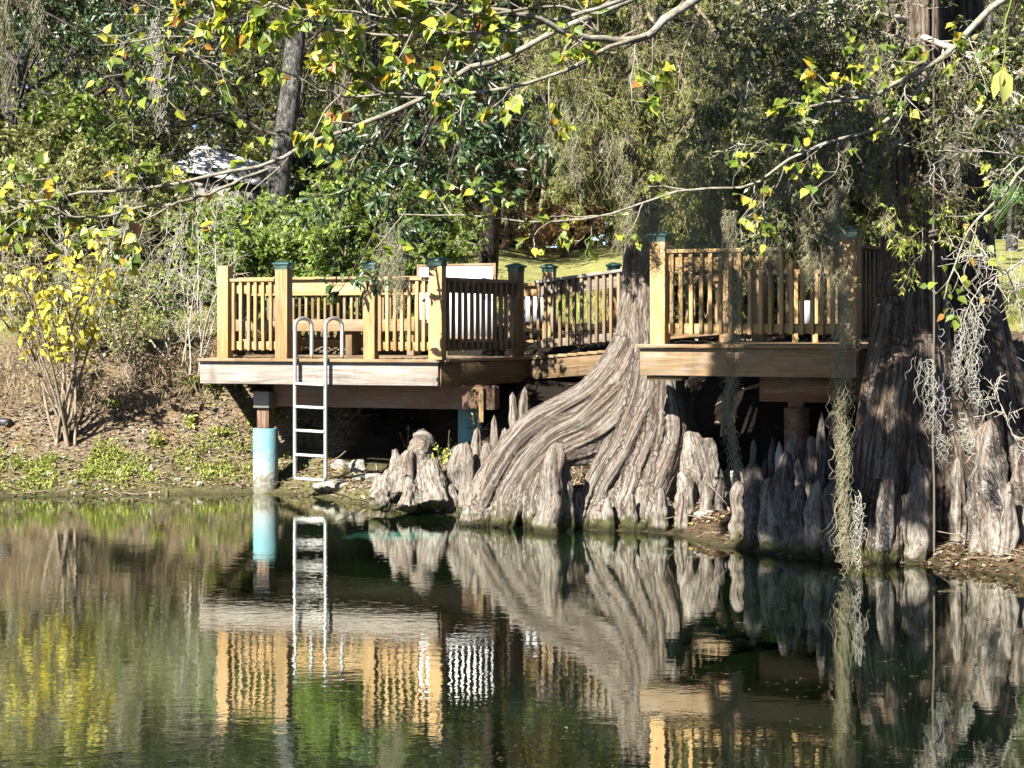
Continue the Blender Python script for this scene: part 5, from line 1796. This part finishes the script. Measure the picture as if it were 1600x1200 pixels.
# ------------------------------------------------------------------ magnolia bough (dark glossy leaves)
mag = thing('magnolia_tree', 'dark glossy leaved magnolia whose boughs droop over the left platform rail', 'tree', stand(760, 26.5))
g = stand(760, 26.5)
wd = MB()
tk = smooth_path(np.array([[*g, .16], [*(P(775, 250, 25)), .13], [*(P(800, 60, 22)), .11], [*(P(780, -250, 20)), .07]]), 24)
tubes(wd, tk[:, :3], tk[:, 3], 10)
wd.build('trunk', M['dark_bark'], mag, True)
ctr = []
for (x0, y0, d0, x1, y1, d1) in [(795, 20, 21.5, 560, 400, 17.2), (795, 40, 21.5, 610, 330, 17.4), (795, 0, 21, 700, 300, 18.2), (795, 60, 22, 780, 260, 18.5), (795, 20, 21.5, 520, 330, 17.8), (795, 60, 22, 870, 230, 18.2), (795, -30, 21, 640, 240, 18)]:
    a, b_ = P(x0, y0, d0), P(x1, y1, d1)
    ctr.append([a, a * .66 + b_ * .34 + np.array([0, 0, .25]), a * .3 + b_ * .7 + np.array([0, 0, .22]), b_])
boughs(mag, 'bough', ctr, [(9, .4, 1, 50, .22, 6, .15, -.03, .008), (5, .2, 1, 50, .5, 4, .2, -.02, .005)], 'dark_bark', 'magnolia_leaf', 9, .14, .05, 'leaf', [.03] * 7, f0=.3, droop=.25)
# second dark tree over the upper left
mag2 = thing('magnolia_tree', 'dark leaved tree hanging over the upper left, moss strand dangling from it', 'tree', stand(-420, 29))
g = stand(-420, 29)
wd = MB()
tk = smooth_path(np.array([[*g, .2], [*(P(-420, 200, 29)), .17], [*(P(-380, -100, 28.5)), .13], [*(P(-330, -500, 28)), .07]]), 24)
tubes(wd, tk[:, :3], tk[:, 3], 10)
wd.build('trunk', M['dark_bark'], mag2, True)
ctr = []
for (x1, y1, d1) in [(150, 60, 26.5), (230, 110, 26), (290, 30, 26.3), (60, 20, 27), (380, 70, 26.5), (330, 140, 27), (200, 150, 26.5)]:
    a = P(-370 + rng.random() * 30, -150 + rng.random() * 120, 28.4)
    b_ = P(x1, y1, d1)
    ctr.append([a, a * .66 + b_ * .34 + np.array([0, 0, .7]), a * .3 + b_ * .7 + np.array([0, 0, .5]), b_])
boughs(mag2, 'bough', ctr, [(13, .55, 1, 55, .13, 6, .16, -.02, .009), (5, .2, 1, 50, .5, 4, .2, -.02, .005)], 'dark_bark', 'magnolia_leaf', 8, .13, .046, 'leaf', [.035] * 7, f0=.3, droop=.25)

# ------------------------------------------------------------------ near tallow tree: branches across the top
tal = thing('tallow_tree', 'tree whose pale branches with green and yellow heart shaped leaves cross the top', 'tree', stand(2080, 11.9))
g = stand(2080, 11.9)
wd = MB()
fork = P(1780, -260, 10.6)
tk = smooth_path(np.array([[*g, .2], [*(g * .6 + fork * .4 + np.array([.15, 0, .2])), .17], [*fork, .13], [*(P(1450, -700, 9.8)), .09], [*(P(900, -1000, 9)), .06], [*(P(400, -1150, 8.6)), .04]]), 40)
tubes(wd, tk[:, :3], tk[:, 3], 12)
wd.build('trunk', M['pale_branch'], tal, True)


def px_path(l):
    return [P(*q) for q in l]


main = [
    # long branch running down to the left
    (px_path([(1750, -240, 10.4), (1300, -110, 8.6), (1060, 15, 7.6), (1005, 62, 7.5), (930, 66, 7.4), (870, 55, 7.3), (805, 30, 7.2), (745, 18, 7.1), (650, 0, 7.0)]), .030),
    (px_path([(1010, 58, 7.5), (945, 82, 7.4), (890, 118, 7.3), (800, 140, 7.2), (720, 147, 7.2), (640, 150, 7.1), (560, 160, 7.0), (500, 155, 7)]), .013),
    (px_path([(1120, -60, 8), (860, 60, 7.9), (790, 95, 7.9), (730, 112, 7.8), (640, 165, 7.8), (560, 195, 7.7), (490, 222, 7.7), (420, 260, 7.6), (330, 275, 7.5), (240, 300, 7.5), (140, 308, 7.4), (60, 322, 7.4), (-20, 312, 7.4)]), .019),
    (px_path([(420, 262, 7.6), (330, 300, 7.5), (240, 320, 7.45), (140, 338, 7.4), (70, 325, 7.3), (0, 345, 7.3)]), .011),
    (px_path([(1180, -80, 8), (960, -5, 7.4), (880, 20, 7.3), (790, 42, 7.2), (680, 48, 7.1), (560, 50, 7.0), (470, 30, 7.0), (400, 3, 7.0), (330, -20, 7)]), .014),
    (px_path([(930, 20, 7.4), (860, 6, 7.3), (760, 15, 7.1), (660, 22, 7.0), (560, 18, 7.0), (480, 22, 6.9), (430, 8, 6.9)]), .009),
    # right: thick sunlit branch
    (px_path([(1760, -250, 10.5), (1640, -70, 10), (1545, 18, 9.7), (1500, 70, 9.6), (1462, 98, 9.5), (1420, 118, 9.4), (1360, 150, 9.3), (1300, 160, 9.2), (1240, 172, 9.1)]), .030),
    (px_path([(1462, 98, 9.5), (1440, 130, 9.5), (1395, 180, 9.4), (1340, 205, 9.4), (1290, 222, 9.4), (1230, 255, 9.4), (1180, 290, 9.4), (1080, 300, 9.3), (960, 335, 9.2), (860, 345, 9.1), (760, 335, 9.0), (640, 330, 9)]), .015),
    (px_path([(1900, -40, 10.4), (1700, 150, 9.9), (1600, 265, 9.6), (1555, 320, 9.5), (1520, 360, 9.5), (1490, 420, 9.5), (1470, 470, 9.5)]), .016),
    (px_path([(310, -30, 7.6), (320, 20, 7.6), (290, 50, 7.6), (260, 80, 7.5), (235, 100, 7.5)]), .007),
]
tallow_tint = lambda n: np.clip(rng.random(n) ** 1.0, 0, 1)
for i, (c, r) in enumerate(main):
    lf = {0: 8, 1: 8, 2: 4, 3: 4, 4: 9, 5: 9, 6: 6, 7: 4, 8: 2, 9: 3}[i]
    boughs(tal, 'branch', [c], [(16 if i != 8 else 8, .3, 1, 50, .42 / np.linalg.norm(np.diff(np.array(c), axis=0), axis=1).sum(), 6, .14, .01, .0045), (3, .2, 1, 50, .6, 4, .2, 0, .0026)], 'pale_branch', 'tallow_leaf', lf, .052, .042, 'heart', [r * .8], f0=.3, droop=.5, upn=.1, tint=tallow_tint)
# unseen leaf clusters added high over the water to shade the right bank
ctr = []
cc = [(-2.7, 6.9, 6.6), (-1.9, 8.5, 7.4), (-1.6, 9.5, 6.6), (-1.9, 9.9, 6.3), (-1.2, 10.3, 7.0), (-.25, 9.0, 7.1), (-1.7, 8.0, 6.3)]
for i in range(28):
    f = .45 + .5 * rng.random()
    j = int(f * 39)
    c0 = tk[j, :3]
    e = np.array(cc[i % 7]) + rng.normal(size=3) * .28
    ctr.append([c0, c0 * .5 + e * .5 + np.array([0, 0, .4]), e])
boughs(tal, 'crown', ctr, [(12, .86, 1, 60, .15, 6, .14, 0, .008), (6, .2, 1, 50, .5, 5, .2, 0, .004)], 'pale_branch', 'tallow_leaf', 10, .11, .09, 'leaf', [.02] * 28, f0=.2, droop=.3)  # added shade casters, not the tree's own crown

# the big single leaf pair hanging near the lens on the right
hl = thing('hanging_leaf', 'large yellowing leaf pair hanging on a thin stem at the upper right', 'leaf', P(1572, 95, 5.0))
wd = MB()
tubes(wd, smooth_path(np.array([P(1900, -300, 5.6), P(1640, -120, 5.2), P(1575, 20, 5.0), P(1571, 75, 5.0), P(1566, 110, 5.0)]), 20), .0022, 6)
wd.build('stem', M['weed'], hl, True)
fo = MB()
leaves(fo, [P(1566, 106, 5.0), P(1566, 108, 5.0)], [P(1572, 160, 4.99) - P(1566, 106, 5.0), P(1545, 160, 5.0) - P(1562, 108, 5.0)], [(.4, -1, .1), (-.5, -1, .1)], [.108, .09], [.062, .04], 'leaf', [.95, .8])
fo.build('leaf_blade', M['weed'], hl, True)


# ------------------------------------------------------------------ spanish moss
def moss(px, y0, y1, w, d, n, label, mat='moss', top=None, r=.002, curl=1.7, seg=.26):
    a, b_ = P(px if top is None else top, y0, d), P(px, y1, d)
    wid = w / F * d
    nn = 40
    n = int(n * 1.4 * (.62 if y1 - y0 > 300 else .42))
    axis = smooth_path(np.array([a, a * .65 + b_ * .35 + np.array([rng.normal() * wid * .25, rng.normal() * .03, 0]), a * .3 + b_ * .7 + np.array([rng.normal() * wid * .25, rng.normal() * .03, 0]), b_]), nn)
    u = rng.random(n) ** 1.35
    j = np.minimum((u * nn).astype(int), nn - 2)
    prof = (.55 + .7 * np.sin(np.clip(u * 1.3 + .1, 0, 1) * math.pi)) * (1.1 - .75 * u) * wid * .5
    st = axis[j] + np.concatenate([rng.normal(size=(n, 2)) * prof[:, None] * .55, np.zeros((n, 1))], 1)
    H = np.linalg.norm(b_ - a)
    L = np.minimum(seg * (.5 + rng.random(n)), H * .8)
    L = np.minimum(L, np.maximum(st[:, 2] - b_[2] + .12 * rng.normal(size=n), .05 + .1 * rng.random(n)))
    m_ = 14
    t = np.linspace(0, 1, m_)
    ph = rng.random((n, 1)) * 6.28
    fr = (2 + 4 * rng.random((n, 1)))
    am = .014 * curl * (.4 + rng.random((n, 1)))
    drift = rng.normal(size=(n, 2)) * wid * .22
    x = st[:, 0:1] + am * np.sin(fr * t * 6.28 / 2 + ph) + drift[:, 0:1] * t
    y = st[:, 1:2] + am * np.cos(fr * t * 6.28 / 2 * 1.1 + ph) + drift[:, 1:2] * t
    z = st[:, 2:3] - L[:, None] * t + am * .6 * np.sin(fr * 1.7 * t * 6.28 / 2 + ph * 2)
    mb = MB()
    tubes(mb, np.stack([x, y, z], -1), (r * (.7 + .5 * rng.random((n, 1)))) * np.linspace(1, .5, m_)[None], 3, rng.random(n))
    return tag(mb.build('spanish_moss', M[mat], None, True), label, 'spanish moss', 'moss strands hanging from the branches')


moss(1322, 330, 872, 36, 12.9, 540, 'longest moss strand, hanging past the right post of the raised platform down to the water', top=1300)
moss(1338, 770, 872, 22, 12.85, 40, 'pale curly moss tip dangling just above the water below the longest strand', 'pale_moss', r=.0024, curl=1.6)
moss(1153, 330, 735, 26, 13.0, 420, 'thin moss strand in front of the middle of the raised platform', top=1140)
moss(255, 20, 172, 22, 9.0, 110, 'pale moss strand at the upper left below a thin branch', 'pale_moss', r=.0022, curl=1.4, seg=.25, top=240)
moss(622, 350, 480, 46, 17.2, 420, 'bushy moss hanging before the right front rail of the left platform')
moss(1075, 240, 440, 70, 13.6, 800, 'wide curtain of moss beside the upper trunk of the swept root cypress')
moss(1028, 300, 410, 34, 13.8, 300, 'moss tuft over the left post of the raised platform')
moss(1120, 200, 410, 60, 13.4, 600, 'moss curtain right of the upper cypress trunk')
moss(1205, 180, 420, 60, 13.2, 600, 'moss curtain above the middle of the raised platform rail')
moss(1262, 230, 430, 50, 13.1, 480, 'moss curtain left of the longest moss strand')
moss(1300, 160, 360, 44, 13.0, 460, 'tangle of moss from which the longest strand drops')
moss(1100, 20, 200, 60, 13.4, 420, 'moss bunch high above the raised platform left post')
moss(1225, 30, 190, 50, 13.2, 420, 'moss bunch high above the middle of the raised platform')
moss(1350, 60, 300, 50, 13.3, 520, 'moss bunch against the left side of the broad grey cypress')
moss(1385, 130, 350, 34, 13.4, 300, 'narrow moss bunch in front of the broad grey cypress trunk')
moss(1490, 90, 330, 60, 13.7, 240, 'thin moss over the dark cypress trunk')
moss(1530, 380, 630, 36, 12.6, 90, 'white curly moss spray at the right before the dark cypress', 'pale_moss', r=.0024, curl=1.8)
moss(1495, 470, 600, 34, 12.7, 80, 'pale moss spray on the face of the broad grey cypress', 'pale_moss', r=.0023, curl=1.6)
moss(1475, 560, 700, 36, 12.9, 90, 'loose moss strand falling along the broad cypress base', 'pale_moss', r=.0022, curl=1.5, top=1440)
moss(1510, 640, 700, 20, 12.9, 40, 'small moss wisp above the slim pale knee', 'pale_moss', r=.0028)
moss(5, -20, 150, 40, 26, 260, 'grey moss on the oak at the left picture edge', r=.005, seg=.6)
moss(60, 0, 70, 22, 26, 120, 'short grey moss at the upper left corner', r=.005, seg=.5)
moss(905, 150, 280, 50, 15, 200, 'thin moss wisps in the feathery foliage left of the cypress trunk', r=.0022)
moss(960, 200, 380, 40, 15, 200, 'thin moss wisps before the cypress trunk above the sloping walkway', r=.0022)
moss(530, 70, 220, 60, 20, 160, 'light moss wisps between the two middle oak trunks', r=.003, seg=.5)

# bare lichen-covered dead boughs at the right
db = thing('dead_bough', 'bare white twiggy dead bough in front of the dark cypress at the right', 'branch', P(1560, 560, 12.5))
ctr = [px_path([(1620, 640, 12.8), (1590, 480, 12.6), (1560, 430, 12.4), (1500, 400, 12.3)]), px_path([(1640, 380, 12.9), (1590, 420, 12.6), (1545, 450, 12.4), (1515, 500, 12.4)]),
       px_path([(1660, 260, 13), (1560, 240, 12.6), (1500, 235, 12.5), (1450, 260, 12.5)]), px_path([(1640, 760, 12.9), (1600, 700, 12.7), (1570, 640, 12.6), (1555, 600, 12.6)])]
boughs(db, 'twigs', ctr, [(12, .1, 1, 55, .3, 6, .25, -.02, .005), (6, .1, 1, 55, .5, 5, .3, -.04, .003)], 'twig', None, 0, 0, 0, None, [.008] * 4)

# rope with a knot, ring
rp_ = thing('rope', 'thin dark rope with a knot hanging straight down before the broad grey cypress', 'rope', P(1459, 870, 13.1))
mb = MB()
pts = [P(1459 + rng.normal() * .6, y, 13.1) for y in np.linspace(-430, 862, 24)]
tubes(mb, smooth_path(np.array(pts), 90), .0085, 8)
mb.build('cord', M['rope'], rp_, True)
mb = MB()
t = np.linspace(0, 4 * math.pi, 60)
c = P(1459, 366, 13.1)
tubes(mb, c + np.stack([np.cos(t) * .028, np.sin(t) * .026, (t / (4 * math.pi) - .5) * .06], -1), .012, 8)
mb.build('knot', M['rope'], rp_, True)
hk = thing('hook', 'black curved hook on the bark of the broad grey cypress with a purple ribbon', 'hook', P(1470, 585, 13.55))
mb = MB()
t = np.linspace(math.pi * .9, math.pi * 2.15, 20)
tubes(mb, P(1464, 590, 13.6) + np.stack([np.cos(t) * .05, 0 * t - .02, np.sin(t) * .075], -1), .009, 8, cap=True)
mb.build('hook_body', M['black'], hk, True)
mb = MB()
tubes(mb, smooth_path(np.array([P(1472, 600, 13.55), P(1476, 620, 13.52), P(1472, 645, 13.53)]), 10), .012, 6, cap=True)
mb.build('ribbon', M['purple'], hk, True)

# ------------------------------------------------------------------ far woods
mb, wd = MB(), MB()
n = 220000
cx = -42 + 84 * rng.random(520)
cd = 60 + 16 * rng.random(520)
cz = 3 + 21 * rng.random(520) ** 1.2
k = rng.integers(0, 520, n)
pts = np.stack([cx[k], cd[k], cz[k]], -1) + rng.normal(size=(n, 3)) * np.array([1.6, 1.2, 1.1])
leaves(mb, pts, rvec(n), rvec(n) + np.array([-.3, -.6, .5]), .45, .24, 'diamond', np.clip(rng.random(n) * .7 + .4 * rng.random(520)[k] - .1, 0, 1))
fw = mb.build('distant_woods', M['olive_leaf'])
tag(fw, 'wall of dark green woods far behind the lawn', 'woods', kind='stuff')

# ------------------------------------------------------------------ light, sky, camera
AZ = np.array([-.56, -.83])
EL = math.radians(38)
to_sun = Vector((AZ[0] * math.cos(EL), AZ[1] * math.cos(EL), math.sin(EL))).normalized()
sd = bpy.data.lights.new('sun', 'SUN')
sd.energy = 5.0
sd.angle = math.radians(.5)
sd.color = (1.0, .955, .87)
so = bpy.data.objects.new('sun', sd)
COL.objects.link(so)
so.rotation_euler = to_sun.to_track_quat('Z', 'Y').to_euler()
w = bpy.data.worlds.new('World')
scene.world = w
w.use_nodes = True
nt = w.node_tree
nt.nodes.clear()
sk = nt.nodes.new('ShaderNodeTexSky')
sk.sky_type = 'NISHITA'
sk.sun_disc = False
sk.air_density = .55
sk.dust_density = .2
sk.sun_elevation = EL
sk.sun_rotation = math.atan2(AZ[0], AZ[1])
bg = nt.nodes.new('ShaderNodeBackground')
bg.inputs[1].default_value = .05
wo = nt.nodes.new('ShaderNodeOutputWorld')
nt.links.new(sk.outputs[0], bg.inputs[0])
nt.links.new(bg.outputs[0], wo.inputs[0])

cam = bpy.data.cameras.new('camera')
cam.lens = 60.0
cam.sensor_width = 36.0
cam.shift_y = -90 / 1600
cam.clip_end = 2000
cam.clip_start = .1
co = bpy.data.objects.new('camera', cam)
COL.objects.link(co)
co.location = (0, 0, HC)
co.rotation_euler = (math.radians(90), 0, 0)
scene.camera = co

scene.view_settings.view_transform = 'Standard'
scene.view_settings.look = 'None'
scene.view_settings.exposure = 2.15
scene.view_settings.gamma = 1.0
cy = scene.cycles
cy.max_bounces = 7
cy.diffuse_bounces = 1
cy.glossy_bounces = 3
cy.transmission_bounces = 3
cy.transparent_max_bounces = 4
cy.caustics_reflective = False
cy.caustics_refractive = False
cy.use_denoising = True
cy.use_adaptive_sampling = True
cy.adaptive_threshold = .015
